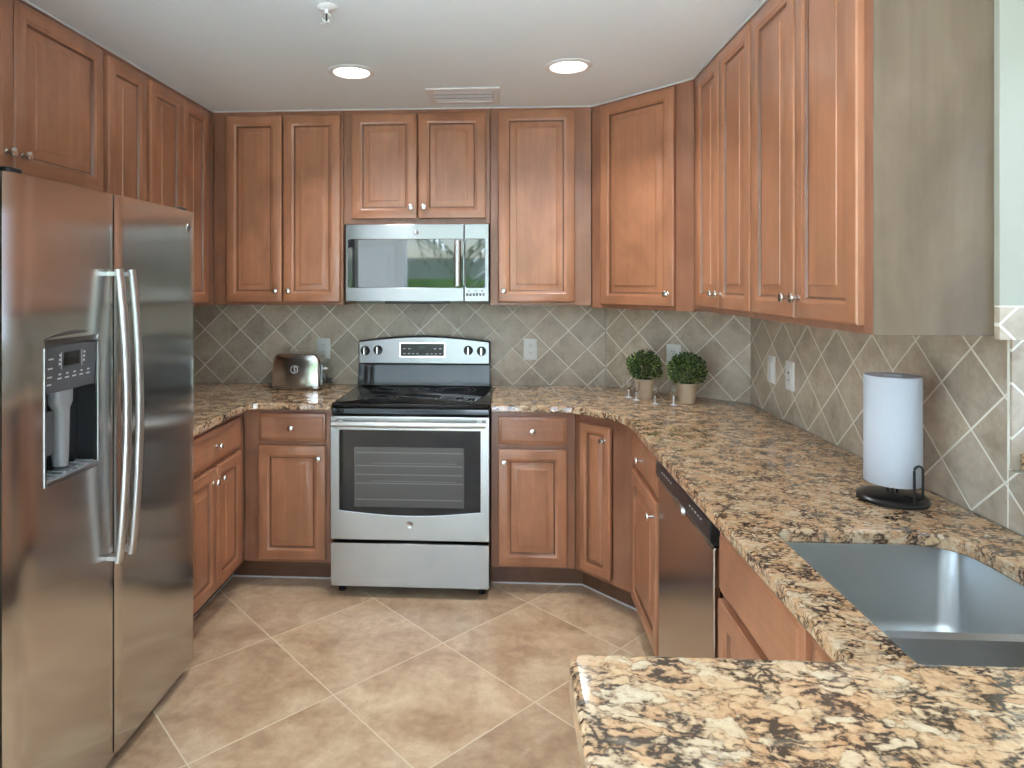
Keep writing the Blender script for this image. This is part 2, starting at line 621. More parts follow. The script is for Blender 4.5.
# rear wall: patio glazing, white closet doors beside it
rw = MB()
rw.box(-3.3, -1.5, -3.15, -3.0, 0, ZC)
rw.box(-1.5, 2.2, -3.15, -3.0, 2.32, ZC)
struct(obj('wall_rear', rw, 'grey_paint'))
fr = MB()
for x in (-1.5, -0.28, 0.94, 2.14):
    fr.box(x, x + .05, -3.11, -3.05, 0, 2.32)
fr.box(-1.45, 2.14, -3.11, -3.05, 2.26, 2.32); fr.box(-1.45, 2.14, -3.11, -3.05, 0, .06)
struct(obj('window_2', fr, 'white_metal'), 'white patio door frame behind the camera', 'window')
dd = MB()
for x0 in (-2.75, -2.17):
    dd.box(x0, x0 + .56, -3.0, -2.96, 0.01, 2.05)
    for z0, z1 in ((.2, .9), (1.05, 1.9)):
        dd.box(x0 + .1, x0 + .46, -2.962, -2.945, z0, z1)
struct(obj('door_1', dd, 'white_door', bevel=.006), 'white panelled double door behind the camera', 'door')
wl = MB()
wl.box(-3.3, -3.15, -3.15, -2.7, 0, ZC); wl.box(-3.3, -3.15, 0.3, 1.36, 0, ZC); wl.box(-3.3, -3.15, -2.7, 0.3, 2.3, ZC)
struct(obj('wall_side', wl, 'grey_paint'))
# the knee wall that carries the raised bar
struct(obj('wall_bar', MB().box(0.13, XR, 0.56, 0.69, 0, 1.048), 'paint'), 'low wall under the raised granite bar', 'wall')

# tiled backsplash: thin panels of their own on the walls
ZT = 1.375
struct(obj('trim_1', MB().box(XL, 0.569, YB - .008, YB - .0005, ZK, ZT), 'tile_back'), 'diamond laid stone tile backsplash on the back wall', 'backsplash')
struct(obj('trim_11', MB().box(.002, 1.238, -.008, -.0005, ZK, ZT), 'tile_corner', loc=(XL, 2.48, 0), rotz=R(90)), 'diamond laid stone tile backsplash on the left wall', 'backsplash')
ang = math.atan2(CB[1] - CA[1], CB[0] - CA[0])
Ld = math.hypot(CB[0] - CA[0], CB[1] - CA[1])
struct(obj('trim_2', MB().box(.003, Ld - .004, -.008, -.0005, ZK, ZT), 'tile_corner', loc=(CA[0], CA[1], 0), rotz=ang), 'diamond laid stone tile backsplash on the angled corner wall', 'backsplash')
tr = MB().box(.007, CB[1] - 1.6125, -.008, -.0005, ZK, 1.366).box(CB[1] - 1.6125, CB[1] - .70, -.008, -.0005, ZK, 1.053)
struct(obj('trim_3', tr, 'tile_right', loc=(XR, CB[1], 0), rotz=R(-90)), 'diamond laid stone tile backsplash on the right wall', 'backsplash')
struct(obj('trim_4', MB().box(CB[1] - 1.6515, CB[1] - 1.6125, -.008, -.0005, 1.3685, 1.441), 'tile_right', loc=(XR, CB[1], 0), rotz=R(-90)), 'edge tile beside the window', 'backsplash')
jb = MB().box(-.0055, .12, -.008, -.0005, 1.0545, 1.441)
struct(obj('trim_5', jb, 'tile_jamb', loc=(XR, WY1, 0), rotz=0), 'stone tile on the window reveal', 'backsplash')
struct(obj('trim_6', MB().box(XR - .0088, XR - .0058, 1.6095, 1.6135, 1.0545, 1.441).box(XR - .0088, XR - .0005, 1.6095, 1.6135, ZK, 1.054).box(XR - .009, XR - .0005, 1.6135, 1.655, 1.3662, 1.3683), 'grout'), 'pale grout line at the window corner', 'trim')
# drywall return between the end cabinet and the window, tiled at its foot
struct(obj('wall_return', MB().box(1.113, XR + .001, 1.532, 1.5488, 1.443, ZC), 'paint'), 'cream wall return beside the end cabinet', 'wall')
struct(obj('trim_12', MB().box(1.113, XR - .010, 1.532, 1.5488, 1.366, 1.4395), 'tile_jamb', bevel=.001), 'stone tile at the foot of the wall return', 'backsplash')
struct(obj('trim_13', MB().box(1.113, XR - .010, 1.5328, 1.548, 1.4396, 1.4429), 'grout'), 'grout line over the return tile', 'trim')
sill = obj('trim_7', MB().box(XR + .010, XR + .118, WY0 + .001, WY1 - .0085, WZ0 + .0005, 1.094), 'granite', bevel=.004)
struct(sill, 'granite window sill', 'sill')


# ------------------------------------------------------------------ cabinets
def knob_mb(x, y, z):
    m = MB()
    T = Matrix.Translation((x, y, z)) @ rot_y_minus()
    m.lathe([(.0085, 0), (.0085, .002), (.0055, .004), (.0050, .012), (.0085, .016), (.0140, .020), (.0152, .0235), (.0135, .0275), (.0075, .0300), (0, .0305)], T, 20)
    return m


DT = .020


def panel_door(w, h):
    """raised panel door, x 0..w, z 0..h, back at y=0, front at y=-DT"""
    fw = min(.058, w * .24)
    bw = .030 if w >= .2 else .016
    prof = [(0.0, 0.0), (0.0, .0155), (.0025, .0185), (.006, DT), (fw - .013, DT), (fw - .008, .0168), (fw - .002, .0155), (fw + .002, .0085),
            (fw + .006, .0078), (fw + .006 + bw, .0168), (fw + .0078 + bw, .0196)]
    rings = [[(i, -d, i), (w - i, -d, i), (w - i, -d, h - i), (i, -d, h - i)] for i, d in prof]
    m = MB()
    # bottom and top members of the frame run across, uprights and centre panel run upwards; glaze has settled in the groove
    m.loops(rings, mi=lambda i, k: 2 if i in (6, 7) else (1 if (k in (0, 2) and i < 6) else 0))
    return m


def slab_front(w, h):
    prof = [(0.0, 0.0), (0.0, .011), (.003, .0135), (.012, .0155), (.017, DT)]
    rings = [[(i, -d, i), (w - i, -d, i), (w - i, -d, h - i), (i, -d, h - i)] for i, d in prof]
    return MB().loops(rings)


def cabinet(name, label, cat, A, rotz, width, z0, z1, depth, fronts, group, toe=False, stiles=(.035, .035), body_poly=None, mid=None, end_panel=None):
    """A = left end of the front face on the floor plan; fronts: (kind, x0, x1, z0, z1, knob)"""
    t = thing(name, label, cat, (A[0], A[1], 0), rotz, group)
    e = .0012
    if body_poly:
        Tm = Matrix.Rotation(-rotz, 3, 'Z')
        pl = [tuple((Tm @ Vector((x - A[0], y - A[1], 0)))[:2]) for x, y in body_poly]
        obj('body', MB().prism(pl, z0, z1), 'frame', t)
    else:
        obj('body', MB().box(e, width - e, .0195, depth, z0, z1), 'frame', t)
    f = MB()
    f.box(e, stiles[0], 0, .019, z0, z1)
    f.box(width - stiles[1], width - e, 0, .019, z0, z1)
    f.box(stiles[0], width - stiles[1], 0, .019, z1 - .045, z1)
    f.box(stiles[0], width - stiles[1], 0, .019, z0, z0 + .04)
    if mid:
        f.box(stiles[0], width - stiles[1], 0, .019, mid - .02, mid + .02)
    obj('face_frame', f, 'frame', t, bevel=.0012)
    if toe:
        tx0 = toe[0] if isinstance(toe, tuple) else e
        tx1 = toe[1] if isinstance(toe, tuple) else width - e
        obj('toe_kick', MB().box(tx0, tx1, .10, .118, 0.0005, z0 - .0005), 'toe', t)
    for kind, x0, x1, a, b, kn in fronts:
        w, h = x1 - x0, b - a
        if kind == 'door':
            d = obj('door', panel_door(w, h), ['wood', 'rail', 'glaze'], t, loc=(x0, -.0005, a), smooth=30)
        else:
            d = obj('drawer_front' if kind == 'drawer' else 'false_front', slab_front(w, h), 'rail', t, loc=(x0, -.0005, a), smooth=30)
        if kn:
            kx, kz = {'tl': (.03, h - .06), 'tr': (w - .03, h - .06), 'bl': (.03, .058), 'br': (w - .03, .058), 'c': (w / 2, h / 2)}[kn]
            obj('knob', knob_mb(kx, -DT, kz), 'nickel', d, smooth=40)
    if end_panel:
        obj('end_panel', end_panel, 'veneer', t, bevel=.001)
    return t


ZU0, ZU1 = 1.378, 2.409
UP = 'stained wood wall cabinets'
LOW = 'stained wood base cabinets'
dz0, dz1 = 1.394, 2.380
# back wall, uppers
ax = -1.549
cabinet('wall_cabinet', 'tall two door wooden wall cabinet left of the microwave on the back wall', 'cabinet', (ax, 3.41), 0, .705, ZU0, ZU1, .315,
        [('door', -1.472 - ax, -1.172 - ax, dz0, dz1, 'br'), ('door', -1.163 - ax, -.859 - ax, dz0, dz1, 'bl')], UP, stiles=(.09, .03))
ax = -.843
cabinet('wall_cabinet', 'short two door wooden cabinet directly above the microwave', 'cabinet', (ax, 3.41), 0, .772, 1.803, ZU1, .315,
        [('door', -.797 - ax, -.452 - ax, 1.83, 2.383, 'br'), ('door', -.445 - ax, -.093 - ax, 1.83, 2.383, 'bl')], UP, stiles=(.05, .03))
ax = -.070
cabinet('wall_cabinet', 'single door wooden wall cabinet just right of the microwave', 'cabinet', (ax, 3.41), 0, .524, ZU0, ZU1, .315,
        [('door', -.029 - ax, .367 - ax, dz0, dz1 + .012, 'bl')], UP, stiles=(.045, .10))
# angled corner upper
A, B = (.456, 3.41), (.85, 2.973)
dg = math.atan2(B[1] - A[1], B[0] - A[0])
dl = math.hypot(B[0] - A[0], B[1] - A[1])


def inset(p, k):
    return (p[0] + k * .743, p[1] + k * .669)


IA, IB = inset(A, .02), inset(B, .02)
cabinet('wall_cabinet', 'single door wooden wall cabinet set at an angle across the corner above the potted plants', 'cabinet', A, dg, dl, ZU0 - .012, ZU1, .3,
        [('door', .069, .496, dz0 - .008, dz1 + .012, 'br')], UP, stiles=(.072, .095),
        body_poly=[IA, (IA[0], 3.712), (.56, 3.712), (1.18, 3.215), (1.18, IB[1]), IB])
# right wall uppers
ay = 2.972
cabinet('wall_cabinet', 'two door wooden wall cabinet above the switch plates, next to the angled corner cabinet', 'cabinet', (.85, ay), R(-90), .716, ZU0 - .004, ZU1, .335,
        [('door', ay - 2.874, ay - 2.586, dz0, dz1, 'br'), ('door', ay - 2.580, ay - 2.263, dz0, dz1, 'bl')], UP, stiles=(.10, .012))
ay = 2.255
cabinet('wall_cabinet', 'two door wooden wall cabinet with a pale grey end panel above the paper towel', 'cabinet', (.85, ay), R(-90), .700, ZU0 - .004, ZU1, .335,
        [('door', ay - 2.249, ay - 1.924, dz0, dz1, 'br'), ('door', ay - 1.917, ay - 1.589, dz0, dz1, 'bl')], UP, stiles=(.012, .04),
        end_panel=MB().box(.7005, .7045, .0, .343, 1.3735, ZU1))
# left wall uppers
ay = 1.49
cabinet('wall_cabinet', 'short two door wooden cabinet over the refrigerator', 'cabinet', (-1.55, ay), R(90), .953, 1.822, ZU1, .318,
        [('door', .012, 1.962 - ay, 1.84, 2.385, 'br'), ('door', 1.968 - ay, 2.424 - ay, 1.84, 2.385, 'bl')], UP, stiles=(.02, .03))
ay = 2.4435
cabinet('wall_cabinet', 'narrow single door wooden wall cabinet between the over-refrigerator cabinet and the left corner cabinet', 'cabinet', (-1.55, ay), R(90), .302, ZU0, ZU1, .318,
        [('door', 2.455 - ay, 2.731 - ay, dz0, dz1, 'br')], UP, stiles=(.02, .02))
ay = 2.746
cabinet('wall_cabinet', 'two door wooden wall cabinet on the left wall next to the inside corner', 'cabinet', (-1.55, ay), R(90), .664, ZU0, ZU1, .318,
        [('door', 2.759 - ay, 3.051 - ay, dz0, dz1, 'br'), ('door', 3.057 - ay, 3.318 - ay, dz0, dz1, 'bl')], UP, stiles=(.02, .09))

# base cabinets
Z0, Z1 = .122, .880
ay = 2.478
cabinet('base_cabinet', 'two door base cabinet with a wide drawer beside the refrigerator', 'cabinet', (-1.28, ay), R(90), .681, Z0, Z1, .585,
        [('drawer', .05, 3.086 - ay, .705, .850, 'c'), ('door', .05, 2.806 - ay, .142, .685, 'tr'), ('door', 2.814 - ay, 3.086 - ay, .142, .685, 'tl')],
        LOW, toe=(0.001, .78), stiles=(.04, .07), mid=.695)
ax = -1.2785
cabinet('base_cabinet', 'base cabinet with one drawer and one door under the toaster', 'cabinet', (ax, 3.16), 0, .4475, Z0, Z1, .555,
        [('drawer', -1.202 - ax, -.868 - ax, .720, .855, 'c'), ('door', -1.202 - ax, -.868 - ax, .142, .700, 'tr')], LOW, toe=(-.095, .4465), stiles=(.075, .04), mid=.71)
ax = -.0605
cabinet('base_cabinet', 'base cabinet with one drawer and one door just right of the range', 'cabinet', (ax, 3.16), 0, .4045, Z0, Z1, .555,
        [('drawer', -.027 - ax, .302 - ax, .720, .852, 'c'), ('door', -.027 - ax, .302 - ax, .135, .695, 'tl')], LOW, toe=(.001, .4488), stiles=(.035, .06), mid=.707)
A, B = (.345, 3.16), (.57, 2.915)
dg2 = math.atan2(B[1] - A[1], B[0] - A[0])
dl2 = math.hypot(B[0] - A[0], B[1] - A[1])
IA, IB = (A[0] + .001, A[1] + .030), (B[0] + .030, B[1] + .001)
cabinet('base_cabinet', 'narrow one door base cabinet set at an angle in the right corner', 'cabinet', A, dg2, dl2, Z0, Z1, .3,
        [('door', .040, .218, .145, .835, 'tr')], LOW, toe=(-.043, dl2 + .0375), stiles=(.034, .11),
        body_poly=[IA, (IA[0], 3.712), (.56, 3.712), (1.18, 3.215), (1.18, IB[1]), IB])
ay = 2.914
cabinet('base_cabinet', 'base cabinet with one drawer and one door left of the dishwasher', 'cabinet', (.57, ay), R(-90), .541, Z0, Z1, .60,
        [('drawer', ay - 2.862, ay - 2.405, .720, .852, 'c'), ('door', ay - 2.862, ay - 2.405, .135, .695, 'tr')], LOW, toe=(-.0375, .54), stiles=(.05, .03), mid=.707)
ay = 1.7345
t = cabinet('base_cabinet', 'sink base cabinet with blank drawer fronts right of the dishwasher', 'cabinet', (.57, ay), R(-90), 1.035, Z0, .66, .60,
        [('false_front', .018, ay - 1.243, .700, .862, None), ('false_front', .53, 1.0, .700, .862, None),
         ('door', .018, ay - 1.243, .142, .682, 'tr'), ('door', .53, 1.0, .142, .682, 'tl')], LOW, toe=True, stiles=(.03, .05))
obj('apron', MB().box(.0012, 1.033, .0, .018, .6605, Z1), 'frame', t)
obj('side_panel', MB().box(.0012, .0182, .019, .60, .6605, Z1), 'frame', t)

# thin white beads of caulk where the cabinets meet ceiling and floor
def bead(pts, w, z0, z1):
    m = MB()
    for (a, b) in zip(pts, pts[1:]):
        d = Vector((b[0] - a[0], b[1] - a[1])).normalized()
        n_ = Vector((d.y, -d.x)) * w            # towards the room for a run that goes round clockwise
        m.prism([a, (a[0] + n_.x, a[1] + n_.y), (b[0] + n_.x, b[1] + n_.y), b], z0, z1)
    return m


struct(obj('trim_8', bead([(-1.549, 1.49), (-1.549, 3.409), (.4555, 3.409), (.849, 2.9725), (.849, 1.553)], .006, ZC - .006, ZC - .0003), 'white_metal'), 'white bead of caulk along the ceiling above the cabinets', 'trim')
struct(obj('trim_9', bead([(-1.381, 2.48), (-1.381, 3.2595), (-.832, 3.2595)], .005, .0004, .006), 'white_metal'), 'white bead of caulk at the foot of the left base cabinets', 'trim')
struct(obj('trim_10', bead([(-.060, 3.2595), (.3885, 3.2595), (.669, 2.954), (.669, 2.38)], .005, .0004, .006), 'white_metal'), 'white bead of caulk at the foot of the right base cabinets', 'trim')

# ------------------------------------------------------------------ worktops
ct0, ct1 = .8815, ZK
lc = [(XL + .001, 2.478), (-1.23, 2.478), (-1.23, 3.06)] + [(-1.23 + .04 * (1 - math.cos(a)), 3.06 + .04 * math.sin(a)) for a in (R(30), R(60), R(90))] + \
     [(-.8285, 3.10), (-.8285, YB - .009), (XL + .001, YB - .009)]
tag(obj('worktop', MB().prism(lc, ct0, ct1), 'granite', bevel=.005), 'short speckled granite worktop under the toaster', 'worktop', 'granite worktops')


def bez(p0, p1, p2, n=6):
    return [((1 - t) ** 2 * p0[0] + 2 * t * (1 - t) * p1[0] + t * t * p2[0], (1 - t) ** 2 * p0[1] + 2 * t * (1 - t) * p1[1] + t * t * p2[1]) for t in [i / n for i in range(n + 1)]]


rc = [(-.0615, YB - .009), (-.0615, 3.10)] + bez((.22, 3.10), (.325, 3.10), (.40, 3.015)) + bez((.46, 2.955), (.53, 2.88), (.53, 2.76)) + \
     [(.53, .692), (XR - .009, .692), (XR - .009, CB[1] - .005), (CA[0] - .005, YB - .009)]
SX0, SX1, SY0, SY1 = .632, 1.044, .80, 1.577
cut = arc(SX1 - .10, SY1 - .10, .10, 0, PI / 2, 8) + arc(SX0 + .03, SY1 - .03, .03, PI / 2, PI, 5) + arc(SX0 + .03, SY0 + .03, .03, PI, 1.5 * PI, 5) + arc(SX1 - .10, SY0 + .10, .10, 1.5 * PI, 2 * PI, 8)
tag(obj('worktop', MB().prism(rc, ct0, ct1, holes=[cut]), 'granite', bevel=.005), 'long speckled granite worktop that turns the right corner and holds the sink', 'worktop', 'granite worktops')
bar = rrect(.070, XR - .001, .30, .723, .018)
tag(obj('bar_top', MB().prism(bar, 1.0485, 1.09), 'granite', bevel=.008, segs=3), 'raised speckled granite bar top in front of the sink', 'bar top')

# ------------------------------------------------------------------ sink
t = thing('sink', 'double bowl stainless steel sink set under the granite worktop', 'sink', (.838, 1.16, .88))


def bowl(y0, y1, r_far, deep):
    m = MB()
    x0, x1 = SX0 - .008 - .838, SX1 + .008 - .838
    y0 -= 1.16; y1 -= 1.16

    def ring(ins, z, r):
        a0, a1, b0, b1 = x0 + ins, x1 - ins, y0 + ins, y1 - ins
        return [(p[0], p[1], z) for p in rrect(a0, a1, b0, b1, r, 6)]
    top = 0.0005
    rings = [ring(-.012, top, .05), ring(0.0, top, .045), ring(.002, -.006, .045), ring(.008, -deep + .04, .05), ring(.016, -deep + .015, .05), ring(.035, -deep, .045), ring(.13, -deep - .004, .03)]
    m.loops(rings, cap0=False, cap1=True)
    return m


def sinkbowl(y0, y1, deep):
    b = obj('bowl', bowl(y0, y1, .1, deep), 'steel_sink', t, smooth=40)
    yc = (y0 + y1) / 2 - 1.16
    d = MB().lathe([(.0, .0015), (.018, .0015), (.020, .004), (.042, .005), (.045, .002), (.045, .0)], Matrix.Translation((0, yc, -deep - .004)), 24, caps=False)
    obj('drain', d, 'chrome', b, smooth=40)


sinkbowl(1.192, 1.585, .21)
sinkbowl(.790, 1.168, .19)
obj('divider', MB().box(SX0 - .008 - .838 + .02, SX1 - .838 - .012, 1.1685 - 1.16, 1.1915 - 1.16, -.10, -.0045), 'steel_sink', t, bevel=.006)


# ------------------------------------------------------------------ small shared builders
def badge(parent, x, y, z, r, mat='chrome'):
    """round maker's badge with script loops on a face that looks along -y"""
    T = Matrix.Translation((x, y, z)) @ rot_y_minus()
    b = obj('badge', MB().lathe([(r, 0), (r, .0015), (r * .92, .0025), (r * .84, .0018), (0, .0018)], T, 28), mat, parent, smooth=40)
    m = MB()

    def ring(cx, cz, a, bb, n=14):
        m.tube([(x + cx + a * math.cos(2 * PI * i / n), y - .0026, z + cz + bb * math.sin(2 * PI * i / n)) for i in range(n)], r * .055, segs=5, closed=True, up=(0, 1, 0))
    ring(0, 0, r * .72, r * .72)
    m.tube([(x + r * (.10 - .34 * math.cos(q)) - r * .2, y - .0026, z + r * .36 * math.sin(q)) for q in [R(v) for v in range(-100, 221, 32)]], r * .07, segs=5, up=(0, 1, 0))
    m.tube([(x + r * (.28 - .20 * math.cos(q)), y - .0026, z + r * .20 + r * .18 * math.sin(q)) for q in [R(v) for v in range(-90, 160, 40)]], r * .07, segs=5, up=(0, 1, 0))
    m.tube([(x + r * (.28 - .22 * math.cos(q)), y - .0026, z - r * .18 + r * .2 * math.sin(q)) for q in [R(v) for v in range(-150, 91, 40)]], r * .07, segs=5, up=(0, 1, 0))
    obj('monogram', m, 'dark_grey', b, smooth=60)
    return b


# ------------------------------------------------------------------ refrigerator (local x runs along +Y, -y faces +X)
FW = .945
t = thing('refrigerator', 'side by side stainless steel refrigerator with ice and water dispenser', 'refrigerator', (-1.186, 1.510, 0), R(90))
obj('body', MB().box(.004, FW - .004, .078, .672, .012, 1.755), 'fridge_side', t, bevel=.004)
obj('grille', MB().box(.01, FW - .01, .06, .0775, .012, .085), 'black', t, bevel=.003)


def bow(x):
    u = (x - FW / 2) / (FW / 2)
    return .004 * u * u + (.020 * max(0, (-u - .80) / .20) ** 2.4 if u < 0 else .004 * max(0, (u - .97) / .03) ** 2)


def front_curve(x0, x1, outer):
    """plan curve of one door front; outer = which end carries the big rounding"""
    n = 26
    pts = []
    for i in range(n + 1):
        x = x0 + (x1 - x0) * i / n
        y = bow(x)
        d_in = (x1 - x) if outer == 'l' else (x - x0)
        if d_in < .006:
            y += .006 - math.sqrt(max(0, .006 ** 2 - (.006 - d_in) ** 2))
        pts.append((x, y))
    return pts


def fridge_door(x0, x1, outer, hole=None):
    zb, zt = .05, 1.765
    if hole is None:
        m = MB()
        poly = front_curve(x0, x1, outer) + [(x1, .075), (x0, .075)]
        return m.prism(poly, zb, zt)
    hx0, hx1, hz0, hz1 = hole
    m = MB()
    b = m.b
    xs = sorted(set([p[0] for p in front_curve(x0, x1, outer)] + [hx0, hx1]))
    cur = dict(front_curve(x0, x1, outer))
    yof = lambda x: cur.get(x, bow(x))
    zs = [zb, hz0, hz1, zt]
    G = {(i, j): b.verts.new((x, yof(x), z)) for i, x in enumerate(xs) for j, z in enumerate(zs)}
    for i in range(len(xs) - 1):
        for j in range(3):
            if j == 1 and xs[i] >= hx0 - 1e-6 and xs[i + 1] <= hx1 + 1e-6:
                continue
            b.faces.new((G[i, j], G[i + 1, j], G[i + 1, j + 1], G[i, j + 1]))
    # reveal of the hole
    ia, ib = xs.index(hx0), xs.index(hx1)
    D = .066
    bk = {}
    for i in range(ia, ib + 1):
        for j in (1, 2):
            bk[i, j] = b.verts.new((xs[i], D, zs[j]))
    for i in range(ia, ib):
        for j in (1, 2):
            b.faces.new((G[i, j], G[i + 1, j], bk[i + 1, j], bk[i, j]))
        b.faces.new((bk[i, 1], bk[i + 1, 1], bk[i + 1, 2], bk[i, 2]))
    for i in (ia, ib):
        b.faces.new((G[i, 1], G[i, 2], bk[i, 2], bk[i, 1]))
    # back, sides, top, bottom
    n = len(xs) - 1
    bb = [[b.verts.new((x, .075, z)) for z in zs] for x in xs]
    for i in range(n):
        b.faces.new((G[i, 0], G[i + 1, 0], bb[i + 1][0], bb[i][0]))
        b.faces.new((G[i, 3], G[i + 1, 3], bb[i + 1][3], bb[i][3]))
        for j in range(3):
            b.faces.new((bb[i][j], bb[i + 1][j], bb[i + 1][j + 1], bb[i][j + 1]))
    for i in (0, n):
        for j in range(3):
            b.faces.new((G[i, j], G[i, j + 1], bb[i][j + 1], bb[i][j]))
    return m


SP = .427
HX0, HX1, HZ0, HZ1 = .122, .343, .965, 1.345
fd = obj('freezer_door', fridge_door(.002, SP - .003, 'l', (HX0, HX1, HZ0, HZ1)), 'steel_fridge', t, smooth=30)
rd = obj('fridge_door', fridge_door(SP + .003, FW - .002, 'r'), 'steel_fridge', t, smooth=30)


def fridge_handle(x):
    m = MB()
    pts = []
    for i in range(25):
        q = i / 24
        z = .655 + (1.535 - .655) * q
        pts.append((x, -.030 - .026 * math.sin(PI * q) ** .8, z))
    m.tube(pts, .0145, .0105, 14, up=(0, 1, 0))
    for z in (.668, 1.522):
        m.box(x - .012, x + .012, -.032, .003, z - .006, z + .006)
    return m


obj('handle', fridge_handle(SP - .032), 'satin', fd, smooth=45)
obj('handle', fridge_handle(SP + .036), 'satin', rd, smooth=45)
badge(t, .895, bow(.895) - .0005, 1.700, .017)
for x in (.045, FW - .045):
    obj('hinge_cover', MB().prism(rrect(x - .028, x + .028, .02, .09, .012), 1.7655, 1.779), 'black', t, bevel=.004)
for x in (.06, FW - .06):
    obj('foot', MB().lathe([(.022, 0.001), (.022, .0115)], Matrix.Translation((x, .12, 0)), 16), 'black', t)
    obj('wheel_cover', MB().box(x - .03, x + .03, .035, .0595, .006, .045), 'black', t, bevel=.004)
# dispenser
bz = MB()
fy = bow((HX0 + HX1) / 2)
for (a, b_, c, d) in ((HX0 - .005, HX0 + .003, HZ0 - .004, HZ1 - .02), (HX1 - .003, HX1 + .005, HZ0 - .004, HZ1 - .02), (HX0 + .003, HX1 - .003, HZ0 - .006, HZ0 + .006)):
    bz.box(a, b_, fy - .002, fy + .006, c, d)
ar = [(HX0 - .005 + (HX1 - HX0 + .01) * i / 12, HZ1 + .004 + .016 * math.sin(PI * i / 12)) for i in range(13)]
V = [[(x, yy + (.010 if z < HZ1 - .01 else 0), z) for x, z in ar + [(HX1 + .005, HZ1 - .020), (HX0 - .005, HZ1 - .020)]] for yy in (fy + .004, fy - .001)]
bz.loops(V)
dsp = obj('dispenser', bz, 'bezel', t, bevel=.002)
cp = obj('control_panel', MB().loops([[(HX0 + .003, .03, 1.205), (HX1 - .003, .03, 1.205), (HX1 - .003, .03, 1.326), (HX0 + .003, .03, 1.326)],
                                      [(HX0 + .003, .012, 1.200), (HX1 - .003, .012, 1.200), (HX1 - .003, .001, 1.326), (HX0 + .003, .001, 1.326)]]), 'dark_grey', dsp, bevel=.002)
mk = MB()
py = lambda z: .0115 - (z - 1.200) / .126 * .011 - .0008
x0 = HX0 + .075
mk.box(x0 - .012, x0 - .0105, py(1.288) - .0005, py(1.288), 1.262, 1.314); mk.box(x0 + .0735, x0 + .075, py(1.288) - .0005, py(1.288), 1.262, 1.314)
for z in (1.2765, 1.288, 1.300):
    for xx in (x0 - .02, x0 + .08):
        mk.box(xx, xx + .008, py(z) - .0006, py(z), z - .003, z + .003)
for i in range(5):
    xx = HX0 + .055 + i * .030
    mk.box(xx, xx + .016, py(1.237) - .0006, py(1.237), 1.235, 1.239)
    mk.box(xx + .003, xx + .013, py(1.248) - .0006, py(1.248), 1.246, 1.250)
for z in (1.225, 1.245, 1.268, 1.293):
    mk.box(HX0 + .014, HX0 + .032, py(z) - .0006, py(z), z - .002, z + .002)
split_boxes(obj('lettering', mk, 'marking', dsp), 'button')
obj('display', MB().box(x0, x0 + .062, py(1.288) - .0012, py(1.288) + .002, 1.270, 1.306), 'black_glass', dsp)
obj('recess', MB().box(HX0 + .002, HX1 - .002, .060, .0655, HZ0 + .002, 1.199).box(HX0 + .001, HX0 + .004, .008, .060, HZ0 + .002, 1.199).box(HX1 - .004, HX1 - .001, .008, .060, HZ0 + .002, 1.199), 'black', dsp)
obj('chute', MB().loops([[(p[0] + .227, p[1] + .034, z) for p in rrect(-w_, w_, -.018, .02, .012, 4)] for w_, z in ((.035, 1.20), (.034, 1.165), (.022, 1.15), (.018, 1.02), (.014, .99))]), 'mid_grey', dsp, smooth=40)
obj('paddle', MB().box(HX0 + .015, HX0 + .075, .030, .036, 1.03, 1.15).box(HX0 + .035, HX0 + .055, .036, .058, 1.11, 1.15), 'dark_grey', dsp, bevel=.003)
g = MB().box(HX0 + .004, HX1 - .004, .0, .058, HZ0 + .0065, HZ0 + .012)
for i in range(7):
    g.box(HX0 + .012 + i * .030, HX0 + .024 + i * .030, .004, .054, HZ0 + .012, HZ0 + .018)
obj('drip_tray', g, 'mid_grey', dsp, bevel=.001)

# ------------------------------------------------------------------ range
RW = .762
t = thing('range', 'freestanding stainless steel electric range with black glass cooktop', 'range', (-.8263, 3.07, 0))
obj('body', MB().box(.002, RW - .002, .045, .60, .05, .895), 'black', t, bevel=.003)
for x in (.04, RW - .04):
    for y in (.08, .55):
        obj('foot', MB().lathe([(.018, .0005), (.018, .049)], Matrix.Translation((x, y, 0)), 14), 'black', t)
cooktop = MB()
cooktop.loops([[(p[0], p[1], z) for p in rrect(i, RW - i, .026 + i, .615, .012, 4)] for i, z in ((.004, .8965), (0, .903), (0, .914), (.004, .9175))])
ck = obj('cooktop', cooktop, 'black_glass', t, smooth=40)
for (x, y, r) in ((.19, .19, .105), (.57, .19, .085), (.19, .45, .075), (.57, .45, .105), (.38, .47, .045)):
    m = MB()
    for rr in (r, r * .72):
        m.lathe([(rr, .9176), (rr, .9178), (rr - .0015, .9178), (rr - .0015, .9176)], Matrix.Translation((x, y, 0)), 48, caps=False)
    obj('burner_ring', m, 'dark_grey', ck)
obj('front_lip', MB().box(.003, RW - .003, .020, .044, .866, .8962), 'black_glass', t, bevel=.004)
# oven door: steel sheet with a window opening whose lower edge bows down
m = MB()
b = m.b
zl, zh = .276, .862
outer = [(.003, zl), (RW - .003, zl), (RW - .003, zh), (.003, zh)]
win = [(.046, .795)] + [(.046 + (RW - .092) * i / 14, .415 - .022 * math.sin(PI * i / 14)) for i in range(15)] + [(RW - .046, .795)]


def plate(m, outer, holes, y0, y1):
    """a plate in the x-z plane with holes"""
    T = Matrix.Rotation(R(90), 4, 'X')
    q = MB().prism(outer, -y1, -y0, holes=holes)
    bmesh.ops.transform(q.b, matrix=T, verts=q.b.verts[:])
    me = bpy.data.meshes.new('tmp')
    q.b.to_mesh(me); q.b.free()
    m.b.from_mesh(me)
    bpy.data.meshes.remove(me)
    return m


